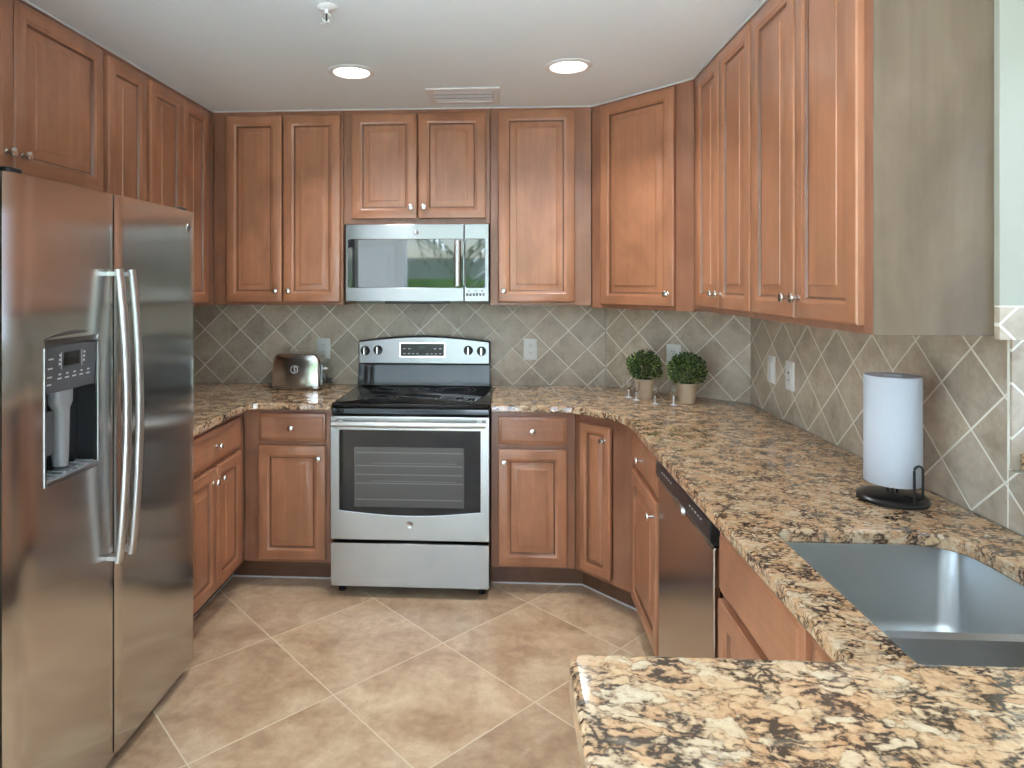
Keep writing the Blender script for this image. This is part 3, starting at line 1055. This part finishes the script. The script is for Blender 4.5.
od = obj('oven_door', plate(MB(), outer, [win], -.002, .042), 'steel', t, bevel=.003)
wg = obj('window', plate(MB(), [(.044, .797)] + [(.044 + (RW - .088) * i / 14, .412 - .022 * math.sin(PI * i / 14)) for i in range(15)] + [(RW - .044, .797)], [], .001, .006), 'black_glass', od)
obj('inner_pane', plate(MB(), rrect(.118, RW - .122, .432, .716, .004), [], -.0003, .0008), 'oven_inner', wg)
m = MB()
for z in (.468, .545, .586, .628, .690):
    m.box(.125, RW - .129, -.0010, -.0004, z - .0022, z + .0022)
for z in (.555, .640):
    m.box(.20, RW - .16, -.0010, -.0004, z - .0012, z + .0012)
obj('racks', m, 'rack', wg)
hm = MB()
hm.tube([(.02 + (RW - .04) * i / 20, -.040 - .012 * math.sin(PI * i / 20), .832) for i in range(21)], .0125, .0135, 12)
for x in (.05, RW - .05):
    hm.box(x - .012, x + .012, -.040, -.001, .822, .842)
obj('handle', hm, 'satin', od, smooth=45)
badge(od, RW / 2 + .002, -.0025, .352, .017)
dr = MB()
dr.loops([[(p[0], yy, p[1]) for p in rrect(.003 + i, RW - .003 - i, .052 + i, .262 - i, .006, 3)] for i, yy in ((0, .044), (0, .004), (.003, -.002))])
obj('storage_drawer', dr, 'steel', t, smooth=40)
# backguard with arched head
bg = [(.004, 1.037)] + [(RW - .010, 1.037)] + [(RW - .010 - (RW - .014) * i / 20, 1.166 + .030 * math.sin(PI * i / 20)) for i in range(21)]
cx_, cz_ = RW / 2, 1.1
obj('lower_backguard', MB().loops([[(.006, .60, .919), (RW - .010, .60, .919), (RW - .010, .60, 1.036), (.006, .60, 1.036)],
                                    [(.006, .56, .919), (RW - .010, .56, .919), (RW - .010, .582, 1.036), (.006, .582, 1.036)]]), 'black_glass', t, bevel=.003)
obj('backguard_trim', plate(MB(), bg, [], .592, .640), 'black', t, bevel=.006)
pn = [(cx_ + (x - cx_) * .982, cz_ + (z - cz_) * .93) for x, z in bg]
bp = obj('control_panel', plate(MB(), pn, [], .584, .5918), 'steel_dim', t, bevel=.002)
obj('display_frame', plate(MB(), rrect(.240, .500, 1.076, 1.160, .004), [rrect(.247, .493, 1.083, 1.153, .003)], .5815, .5838), 'chrome', bp)
obj('display', MB().box(.2475, .4925, .5825, .5838, 1.0835, 1.1525), 'display', bp)
m = MB()
for x in (.262, .288, .312, .336, .392, .416, .440, .464):
    m.box(x, x + .013, .5818, .5824, 1.094, 1.099)
for x in (.262, .290, .435, .464):
    m.box(x, x + .013, .5818, .5824, 1.122, 1.127)
split_boxes(obj('lettering', m, 'marking', bp), 'button')
m = MB()
for i, x in enumerate((.354, .3615, .371, .3785)):
    for (a, c, d, e_) in ((0, .0045, 0, .001), (0, .0045, .010, .011), (0, .001, 0, .011), (.0035, .0045, 0, .011)):
        m.box(x + a, x + c, .5818, .5824, 1.126 + d, 1.126 + e_)
obj('clock_digits', m, 'digits', bp)
for x, z in ((.045, 1.112), (.118, 1.116), (.628, 1.116), (.702, 1.112)):
    T = Matrix.Translation((x, .5838, z)) @ rot_y_minus()
    kb = obj('knob', MB().lathe([(.026, 0), (.026, .003), (.022, .005), (.020, .018), (.018, .021), (0, .022)], T, 24), 'black', bp, smooth=40)
    obj('grip', MB().box(x - .005, x + .005, .552, .5635, z - .021, z + .021), 'chrome', kb, bevel=.002)

# ------------------------------------------------------------------ microwave
t = thing('microwave', 'stainless steel over-the-range microwave with mirrored dark window', 'microwave', (-.8165, 3.33, 1.398))
MW, MH = .742, .399
obj('body', MB().box(.004, MW - .002, .030, .385, .006, MH), 'dark_grey', t, bevel=.003)
obj('vent_grille', MB().box(.20, .54, .03, .30, -.010, .0055), 'black', t, bevel=.002)
sx = .6145
dwin = rrect(.015, sx - .004, .073, .320, .008, 4)
md = obj('door', plate(MB(), [(.001, .001), (sx - .001, .001), (sx - .001, MH - .001), (.001, MH - .001)], [dwin], .0, .0295), 'steel_dim', t, bevel=.003)
obj('window', plate(MB(), rrect(.0155, sx - .0045, .0735, .3195, .008, 4), [], .0015, .008), 'mw_glass', md)
badge(md, .367, -.0005, .356, .014)
hm = MB()
hm.tube([(.582, -.026 - .010 * math.sin(PI * i / 12), .080 + .234 * i / 12) for i in range(13)], .015, .008, 12, up=(0, 1, 0))
hm.box(.575, .589, -.026, .0012, .084, .100); hm.box(.575, .589, -.026, .0012, .294, .310)
obj('handle', hm, 'satin', md, smooth=45)
cpw = rrect(sx + .008, MW - .020, .073, .320, .008, 4)
pc = obj('control_panel', plate(MB(), [(sx + .001, .001), (MW - .001, .001), (MW - .001, MH - .001), (sx + .001, MH - .001)], [cpw], .0, .0295), 'steel_dim', t, bevel=.003)
obj('touch_panel', plate(MB(), rrect(sx + .0085, MW - .0205, .0735, .3195, .008, 4), [], .0015, .008), 'mw_glass', pc)
m = MB()
for i in range(6):
    m.box(sx + .012 + i * .0165, sx + .022 + i * .0165, -.0008, .0004, .030, .044)
for i in range(3):
    m.box(sx + .020 + i * .034, sx + .029 + i * .034, -.0008, .0004, .053, .057)
split_boxes(obj('lettering', m, 'dark_grey', pc), 'button')

# ------------------------------------------------------------------ dishwasher (right run, local x runs towards the camera)
t = thing('dishwasher', 'built in dishwasher with black control strip and steel door', 'dishwasher', (.55, 2.3605, 0), R(-90))
DWW = .616
obj('tub', MB().box(.006, DWW - .006, .05, .58, .10, .865), 'dark_grey', t)
dm_ = MB().loops([[(.003, y1, z0), (DWW - .003, y1, z0), (DWW - .003, y1, z1), (.003, y1, z1)] for y1, z0, z1 in ((.048, .122, .799), (.006, .122, .799), (.0, .128, .793))])
obj('door', dm_, 'steel_dw', t, bevel=.003)
cs = MB()
prof = [(.048, .803), (.048, .874), (.004, .874), (-.008, .868), (-.012, .820), (-.004, .803)]
cs.loops([[(x, y, z) for y, z in prof] for x in (.003, DWW - .003)])
cpn = obj('control_strip', cs, 'black', t, bevel=.004)
obj('pocket_handle', MB().loops([[(p[0] + .33, -.0115, p[1] + .812) for p in rrect(-.055, .055, -.014, .012, .010)], [(p[0] + .33, -.021, p[1] + .812) for p in rrect(-.05, .05, -.010, .009, .008)]]), 'steel', cpn, smooth=40)
m = MB()
for i in range(5):
    m.box(.10 + i * .028, .112 + i * .028, -.0122, -.0105, .846, .850)
    m.box(.43 + i * .026, .440 + i * .026, -.0122, -.0105, .846, .850)
split_boxes(obj('lettering', m, 'marking', cpn), 'button')
obj('kick_plate', MB().box(.004, DWW - .004, .10, .115, .001, .118), 'black', t)

# ------------------------------------------------------------------ toaster
t = thing('toaster', 'two slice polished steel toaster on the left worktop', 'toaster', (-1.128, 3.565, ZK), R(-2))
TL, TD, TH = .276, .150, .192
m = MB()
ends = []


def tsec(x, k):
    """cross-section across the toaster at x; k shrinks it near the rounded ends"""
    hw, h = TD / 2 * (0.93 + .07 * k), TH
    return hw, h


side = []
for q in range(0, 10):      # left rounded top corner in the x-z plane
    a = R(180 - q * 10)
    side.append((-TL / 2 + .045 + .040 * math.cos(a) , TH - .045 + .045 * math.sin(a)))
for q in range(0, 10):
    a = R(90 - q * 10)
    side.append((TL / 2 - .045 + .040 * math.cos(a), TH - .045 + .045 * math.sin(a)))
side = [(-TL / 2, .016)] + side + [(TL / 2, .016)]
rings = []
for y, s in ((-TD / 2 + .0, .900), (-TD / 2 + .002, .935), (-TD / 2 + .008, .965), (-TD / 2 + .018, .988), (-TD / 2 + .034, 1.0), (TD / 2 - .034, 1.0), (TD / 2 - .018, .988), (TD / 2 - .008, .965), (TD / 2 - .002, .935), (TD / 2, .900)):
    rings.append([(x * (s if abs(x) > .3 * TL else 1), y + (1 if y > 0 else -1) * (.014 * (1 - (2 * x / TL) ** 2) - .010 * max(0, (z - .12) / .07)), .020 + (z - .016) * (1 - (1 - s) * .5)) for x, z in side])
m.loops(rings)
tb = obj('body', m, 'toaster_steel', t, smooth=35)
obj('base', MB().prism(rrect(-TL / 2 - .004, TL / 2 + .004, -TD / 2 - .003, TD / 2 + .003, .04), .004, .0195), 'nickel', t, bevel=.004)
for x in (-.1, .1):
    for y in (-.055, .055):
        obj('foot', MB().lathe([(.01, .0003), (.01, .0038)], Matrix.Translation((x, y, 0)), 12), 'black', t)
for y in (-.032, .032):
    obj('slot', MB().box(-.085, .085, y - .014, y + .014, TH - .0005, TH + .0015), 'slot', tb)
obj('end_plate', MB().box(TL / 2 - .001, TL / 2 + .007, -.055, .055, .022, .140), 'steel', t, bevel=.006)
obj('lever', MB().box(TL / 2 + .007, TL / 2 + .030, -.020, .006, .103, .119), 'chrome', t, bevel=.005)
T = Matrix.Translation((TL / 2 + .007, -.028, .062)) @ Matrix.Rotation(R(90), 4, 'Y')
obj('dial', MB().lathe([(.016, 0), (.016, .010), (.013, .015), (0, .016)], T, 20), 'black', t, smooth=40)
T = Matrix.Translation((TL / 2 + .007, .040, .036)) @ Matrix.Rotation(R(90), 4, 'Y')
obj('knob', MB().lathe([(.014, 0), (.014, .024), (.011, .030), (0, .031)], T, 20), 'black', t, smooth=40)
m = MB()
m.tube([(-.0 + .019 * math.cos(2 * PI * i / 24), -TD / 2 - .0145, .112 + .020 * math.sin(2 * PI * i / 24)) for i in range(24)], .0022, segs=6, closed=True, up=(0, 1, 0))
m.tube([(-.004 + .006 * math.sin(q * 2 * PI / 12) + .001 * q, -TD / 2 - .0145, .099 + .026 * q / 12) for q in range(13)], .0026, segs=6, up=(0, 1, 0))
obj('emblem', m, 'marking', tb, smooth=60)


# ------------------------------------------------------------------ potted plants
def plant(label, x, y, seed, s=1.0):
    rnd = random.Random(seed)
    t = thing('potted_plant', label, 'plant', (x, y, ZK), rnd.uniform(0, 6), 'small potted plants')
    obj('pot', MB().lathe([(.036, .0005), (.038, .003), (.0485, .088), (.0505, .090), (.0505, .098), (.046, .098), (.044, .085), (0, .085)], None, 32), 'pot', t, smooth=40)
    obj('moss', MB().lathe([(.0435, .0855), (.036, .096), (.02, .103), (0, .105)], None, 20), 'soil', t, smooth=60)
    cz = .158
    st = MB()
    for i in range(16):
        a, e = rnd.uniform(0, 2 * PI), rnd.uniform(.15, 1.35)
        L = rnd.uniform(.05, .075)
        d = Vector((math.cos(a) * math.cos(e), math.sin(a) * math.cos(e), math.sin(e)))
        st.tube([(0.01 * d.x, 0.01 * d.y, .10), (d.x * L * .5, d.y * L * .5, .115 + d.z * L * .5), (d.x * L, d.y * L, .125 + d.z * L)], .0012, segs=5)
    obj('stems', st, 'soil', t)
    lf = MB()
    b = lf.b
    for i in range(1250):
        a = rnd.uniform(0, 2 * PI)
        u = rnd.uniform(-.72, 1)
        rad = (.088 * (rnd.uniform(.45, 1) ** .45 if i < 900 else rnd.uniform(.3, .75))) * s * (1 + .10 * math.sin(3 * a + seed) * math.sin(4 * u))
        h = math.sqrt(1 - u * u)
        d = Vector((h * math.cos(a), h * math.sin(a), u))
        c = Vector((0, 0, cz)) + d * rad
        c.z = .158 + (c.z - .158) * .92
        if c.z < .098 and math.hypot(c.x, c.y) < .056:
            c.z = .104
        out = (d + Vector((rnd.uniform(-.7, .7), rnd.uniform(-.7, .7), rnd.uniform(-.3, .7)))).normalized()
        sd = out.cross(Vector((rnd.uniform(-1, 1), rnd.uniform(-1, 1), rnd.uniform(-1, 1)))).normalized()
        nm = sd.cross(out)
        L, W = rnd.uniform(.013, .019), rnd.uniform(.0048, .0068)
        p = [c - out * L * .2, c + out * L * .15 + sd * W + nm * .001, c + out * L * .5 + sd * W * .8 + nm * .001, c + out * L * .85 - nm * .003, c + out * L * .5 - sd * W * .8 + nm * .001, c + out * L * .15 - sd * W + nm * .001]
        mid = b.verts.new(c + out * L * .35 - nm * .0016)
        vs = [b.verts.new(q) for q in p]
        for i2 in range(6):
            b.faces.new((vs[i2], vs[(i2 + 1) % 6], mid))
    obj('foliage', lf, 'leaf', t, smooth=80)
    return t


plant('round leafy green plant in a cream pot, the left one, against plain tile', .712, 3.345, 3, .95)
plant('round leafy green plant in a cream pot, the right one, partly covering a wall outlet', .885, 3.215, 8, 1.0)

# ------------------------------------------------------------------ small stemmed glasses
gl0 = thing('stemmed_glass', 'small clear stemmed glass, leftmost of the four in front of the plants', 'glass', (.632, 3.350, ZK), 0, 'small clear glasses before the plants')
obj('foot', MB().lathe([(.0, .0004), (.019, .0004), (.0195, .0015), (.016, .003), (.006, .0065), (.0045, .0085), (0, .0085)], None, 24), 'bright_glass', gl0, smooth=50)
obj('stem', MB().lathe([(.0046, .0087), (.0036, .014), (.0034, .030), (.0052, .0345), (.0052, .0365), (.0036, .042)], None, 16), 'bright_glass', gl0, smooth=50)
obj('bowl', MB().lathe([(0, .0425), (.006, .0435), (.0135, .050), (.0175, .062), (.0180, .078), (.0168, .090), (.0160, .090), (.0170, .078), (.0165, .063), (.0125, .0515), (.005, .046), (0, .0455)], None, 24), 'glass', gl0, smooth=50)
dup(gl0, 'small clear stemmed glass, second from the left, before the left pot', (.655, 3.275, ZK))
dup(gl0, 'small clear stemmed glass standing between the two pots, third from the left', (.724, 3.176, ZK))
dup(gl0, 'small clear stemmed glass, rightmost of the four, before the right pot', (.806, 3.152, ZK))

# ------------------------------------------------------------------ paper towel holder and roll
px_, py_ = 1.036, 1.803
t = thing('paper_towel_holder', 'black metal countertop paper towel holder with a wire arm', 'towel holder', (px_, py_, ZK))
obj('base', MB().lathe([(.078, .0005), (.084, .003), (.085, .010), (.080, .016), (.060, .020), (.02, .0215), (0, .0215)], None, 48), 'black_metal', t, smooth=40)
m = MB()
for a in (0, 120, 240):
    x, y = .012 * math.cos(R(a)), .012 * math.sin(R(a))
    m.tube([(x, y, .020), (x, y, .318)], .0035, segs=8)
for i in range(3):
    a = R(i * 120)
obj('rod', m, 'black_metal', t, smooth=60)
obj('rest_ring', MB().tube([(.020 * math.cos(2 * PI * i / 20), .020 * math.sin(2 * PI * i / 20), .0465) for i in range(20)], .0025, segs=6, closed=True), 'black_metal', t, smooth=60)
ad = Vector((.02, -.0775, 0))
sd = Vector((.975, .22, 0)) * .0125
lo = [ad - sd + Vector((0, 0, .014)), ad - sd + Vector((0, 0, .10))]
for i in range(1, 8):
    a = R(180 - i * 22.5)
    lo.append(ad + sd * math.cos(a) + Vector((0, 0, .100 + .0125 * math.sin(a))))
lo += [ad + sd + Vector((0, 0, .10)), ad + sd + Vector((0, 0, .028)), ad + sd * .6 + Vector((0, .012, .022)), ad + Vector((-.01, .04, .0225))]
obj('arm', MB().tube(lo, .0032, segs=8), 'black_metal', t, smooth=60)
rl = MB().lathe([(.021, .0), (.0655, .0), (.0670, .002), (.0670, .282), (.0655, .284), (.021, .284), (.0205, .282), (.0205, .002), (.021, 0)], None, 56, caps=False)
tag(obj('paper_towel_roll', rl, 'paper', loc=(px_, py_, ZK + .050), smooth=40), 'white paper towel roll on the black holder', 'paper towel')


# ------------------------------------------------------------------ plates on the wall
def plate_thing(name, label, cat, loc, rotz, kind, group):
    t = thing(name, label, cat, loc, rotz, group)
    w, h = .0385, .0605
    obj('cover_plate', MB().loops([[(p[0], yy, p[1]) for p in rrect(-w + i, w - i, -h + i, h - i, .004, 3)] for i, yy in ((0, 0), (0, -.004), (.003, -.006))]), 'white', t, smooth=40)
    if kind == 'outlet':
        for z in (-.021, .021):
            r = obj('receptacle', MB().loops([[(p[0], yy, p[1] + z) for p in rrect(-.017, .017, -.0145, .0145, .010, 4)] for yy in (-.0058, -.0082)]), 'white', t, bevel=.0006)
            obj('slots', MB().box(-.0075, -.0055, -.0088, -.0080, z - .001, z + .008).box(.0055, .0075, -.0088, -.0080, z - .001, z + .007).box(-.002, .002, -.0088, -.0080, z - .010, z - .006), 'slot', r)
    elif kind == 'rocker':
        obj('rocker', MB().loops([[(-.0165, -.006, -.033), (.0165, -.006, -.033), (.0165, -.006, .033), (-.0165, -.006, .033)],
                                  [(-.0155, -.0068, -.032), (.0155, -.0068, -.032), (.0155, -.0105, .032), (-.0155, -.0105, .032)]]), 'white', t)
    else:
        r = obj('receptacle', MB().box(-.0165, .0165, -.0082, -.0058, -.033, .033), 'white', t, bevel=.0008)
        obj('test_buttons', MB().box(-.006, .006, -.0092, -.0081, .008, .016), 'black', r)
        obj('slots', MB().box(-.0075, -.0055, -.0088, -.0080, -.022, -.013).box(.0055, .0075, -.0088, -.0080, -.022, -.013), 'slot', r)
    return t


gp = 'white wall plates on the backsplash'
plate_thing('outlet', 'white wall outlet above the toaster', 'outlet', (-1.037, YB - .0085, 1.116), 0, 'outlet', gp)
plate_thing('outlet', 'white wall outlet just right of the range on the back wall', 'outlet', (.151, YB - .0085, 1.118), 0, 'outlet', gp)
ux, uy = (CB[0] - CA[0]) / Ld, (CB[1] - CA[1]) / Ld
s_ = .405
plate_thing('outlet', 'white wall outlet half hidden behind the right potted plant', 'outlet', (CA[0] + ux * s_ - .0085 * .627, CA[1] + uy * s_ - .0085 * .779, 1.113), ang, 'outlet', gp)
plate_thing('light_switch', 'white rocker light switch on the right wall, nearer the corner', 'switch', (XR - .0085, 2.971, 1.111), R(-90), 'rocker', gp)
plate_thing('outlet', 'white wall outlet on the right wall between the switch and the paper towel', 'outlet', (XR - .0085, 2.783, 1.109), R(-90), 'gfci', gp)


# ------------------------------------------------------------------ ceiling fittings
def downlight(label, x, y, power=6.5):
    t = thing('recessed_light', label, 'ceiling light', (x, y, ZC), 0, 'recessed ceiling lights')
    obj('trim_ring', MB().lathe([(.078, -.0005), (.100, -.0005), (.100, -.003), (.095, -.006), (.080, -.008), (.076, -.004)], None, 40, caps=False), 'white_metal', t, smooth=40)
    obj('diffuser', MB().lathe([(0, -.0042), (.0745, -.0042), (.0745, -.0012), (0, -.0012)], None, 40), 'lamp', t)
    l = bpy.data.lights.new('downlight_beam', 'AREA')
    l.shape = 'DISK'; l.size = .14; l.energy = power; l.color = (.90, .97, 1); l.spread = R(125)
    o = bpy.data.objects.new('downlight_beam', l)
    C.objects.link(o); o.parent = t; o.location = (0, 0, -.010)
    return t


downlight('lit round recessed ceiling light, left of the ceiling vent', -.658, 2.80)
downlight('lit round recessed ceiling light, right of the ceiling vent', .273, 2.777)

downlight('added recessed fill light over the bar, out of the picture on the right', .273, .75, 0.3)  # unseen lamp, added as extra fill near the camera
downlight('added recessed fill light over the bar, out of the picture on the left', -.658, .75, 0.3)  # second unseen fill lamp, added to match

t = thing('ceiling_vent', 'white rectangular air vent in the ceiling above the microwave cabinet', 'vent', (-.194, 3.178, ZC))
fo, fi = (-.175, .175, -.125, .135), (-.142, .142, -.085, .098)
m = MB()
m.box(fo[0], fo[1], fo[2], fi[2], -.008, -.0005); m.box(fo[0], fo[1], fi[3], fo[3], -.008, -.0005)
m.box(fo[0], fi[0], fi[2], fi[3], -.008, -.0005); m.box(fi[1], fo[1], fi[2], fi[3], -.008, -.0005)
obj('frame', m, 'white_metal', t, bevel=.003)
obj('duct', MB().box(fi[0], fi[1], fi[2], fi[3], -.0015, -.0005), 'slot', t)
for i in range(3):
    y = fi[2] + .012 + i * .060
    m = MB().loops([[(x, y, -.0035), (x, y + .036, -.0075), (x, y + .037, -.0055), (x, y + .001, -.002)] for x in (fi[0] + .001, fi[1] - .001)])
    obj('slat', m, 'vent_slat', t)

t = thing('sprinkler', 'white fire sprinkler head hanging from the ceiling', 'sprinkler', (-.586, 2.135, ZC))
obj('escutcheon', MB().lathe([(.0, -.0005), (.036, -.0005), (.036, -.003), (.028, -.009), (.012, -.011), (0, -.011)], None, 32), 'white_metal', t, smooth=40)
m = MB().lathe([(.008, -.0112), (.008, -.024)], None, 14)
for sgn in (-1, 1):
    m.tube([(sgn * .006, 0, -.022), (sgn * .013, 0, -.032), (sgn * .011, 0, -.044), (0.001 * sgn, 0, -.052)], .0028, segs=8)
obj('arms', m, 'white_metal', t, smooth=50)
obj('bulb', MB().lathe([(.0025, -.0495), (.003, -.040), (.0025, -.0245)], None, 10), 'slot', t, smooth=50)
m = MB().lathe([(.004, -.0525), (.004, -.057), (.018, -.058), (.018, -.0595), (0, -.0595)], None, 20)
for i in range(10):
    a = 2 * PI * i / 10
    m.box(.017 * math.cos(a) - .003, .017 * math.cos(a) + .003, .017 * math.sin(a) - .003, .017 * math.sin(a) + .003, -.0598, -.0582)
obj('deflector', m, 'white_metal', t)

tag(obj('bounce_rug', MB().prism(rrect(-2.9, 1.9, -2.85, -.55, .05), .0005, .012), 'bounce_rug'), 'large pale floor covering added to bounce sunlight up, out of the picture', 'bounce_rug')  # unseen; added so the sun patch bounces neutral light to the ceiling

# ------------------------------------------------------------------ outside, for reflections, plus added pieces that steer the daylight
struct(obj('patio', MB().box(-9, 9, -8.5, -3.16, -.3, -.12), 'patio'), 'pale concrete patio added outside to bounce light indoors', 'patio')  # added as a pale reflector that throws daylight up to the ceiling
struct(obj('side_patio', MB().box(-9, -3.31, -3.15, 4, -.3, -.12).box(2.4, 9, -3.15, 4, -.3, -.12), 'patio'), 'pale concrete path beside the house', 'patio')
struct(obj('lawn', MB().box(-30, 30, -40, -8.51, -.3, -.14), 'lawn'), 'green lawn outside the patio door', 'lawn')
struct(obj('wall_far', MB().box(-22, 22, -22.2, -22, -.15, 2.6), 'stucco'), 'grey garden wall beyond the lawn', 'wall')
struct(obj('hedge', MB().box(-22, 22, -14.6, -14, -.15, 1.62), 'lawn'), 'clipped green hedge beyond the lawn', 'hedge')
struct(obj('wall_sky_screen', MB().box(4.2, 4.4, -3, 5, -.12, 3.0), 'stucco'), 'added grey wall limiting daylight at the sink window', 'wall')  # unseen screen added to narrow the sky reaching the sink window
struct(obj('shading_eave', MB().box(XR + WT, 2.5, -.02, 5, 2.30, 2.4), 'white_metal'), 'added eave that shades the sink window', 'shading_eave')  # unseen overhang added to cut daylight through the sink window


def palm(label, x, y, h, seed):
    rnd = random.Random(seed)
    t = thing('palm_tree', label, 'palm tree', (x, y, -.15), 0, 'palms outside the patio door')
    m = MB().lathe([(.16, 0.0), (.12, h * .3), (.10, h * .7), (.11, h)], None, 12)
    obj('trunk', m, 'bark', t, smooth=60)
    f = MB()
    b = f.b
    for i in range(16):
        a = 2 * PI * i / 16 + rnd.uniform(-.2, .2)
        L = rnd.uniform(1.5, 2.1); lift = rnd.uniform(.2, 1.0)
        prev = None
        for q in range(11):
            s = q / 10
            r = L * s
            z = h + lift * s * 1.4 - 1.5 * s * s
            p = Vector((math.cos(a) * r, math.sin(a) * r, z))
            sdv = Vector((-math.sin(a), math.cos(a), 0))
            if q > 1:
                ll = .45 * math.sin(PI * min(1, s * .9 + .1)) + .1
                for sg in (-1, 1):
                    tip = p + sdv * sg * ll + Vector((math.cos(a) * .22, math.sin(a) * .22, -.25))
                    v = [b.verts.new(p), b.verts.new(p + Vector((math.cos(a) * .06, math.sin(a) * .06, .01))), b.verts.new(tip)]
                    b.faces.new(v)
            if prev is not None:
                v = [b.verts.new(prev - sdv * .012), b.verts.new(prev + sdv * .012), b.verts.new(p + sdv * .012), b.verts.new(p - sdv * .012)]
                b.faces.new(v)
            prev = p
    obj('fronds', f, 'frond', t)


palm('palm tree outside the patio door, reflected in the microwave window', -2.9, -11.5, 3.1, 4)
palm('palm tree outside the patio door, reflected in the microwave touch panel', .9, -7.0, 2.6, 9)
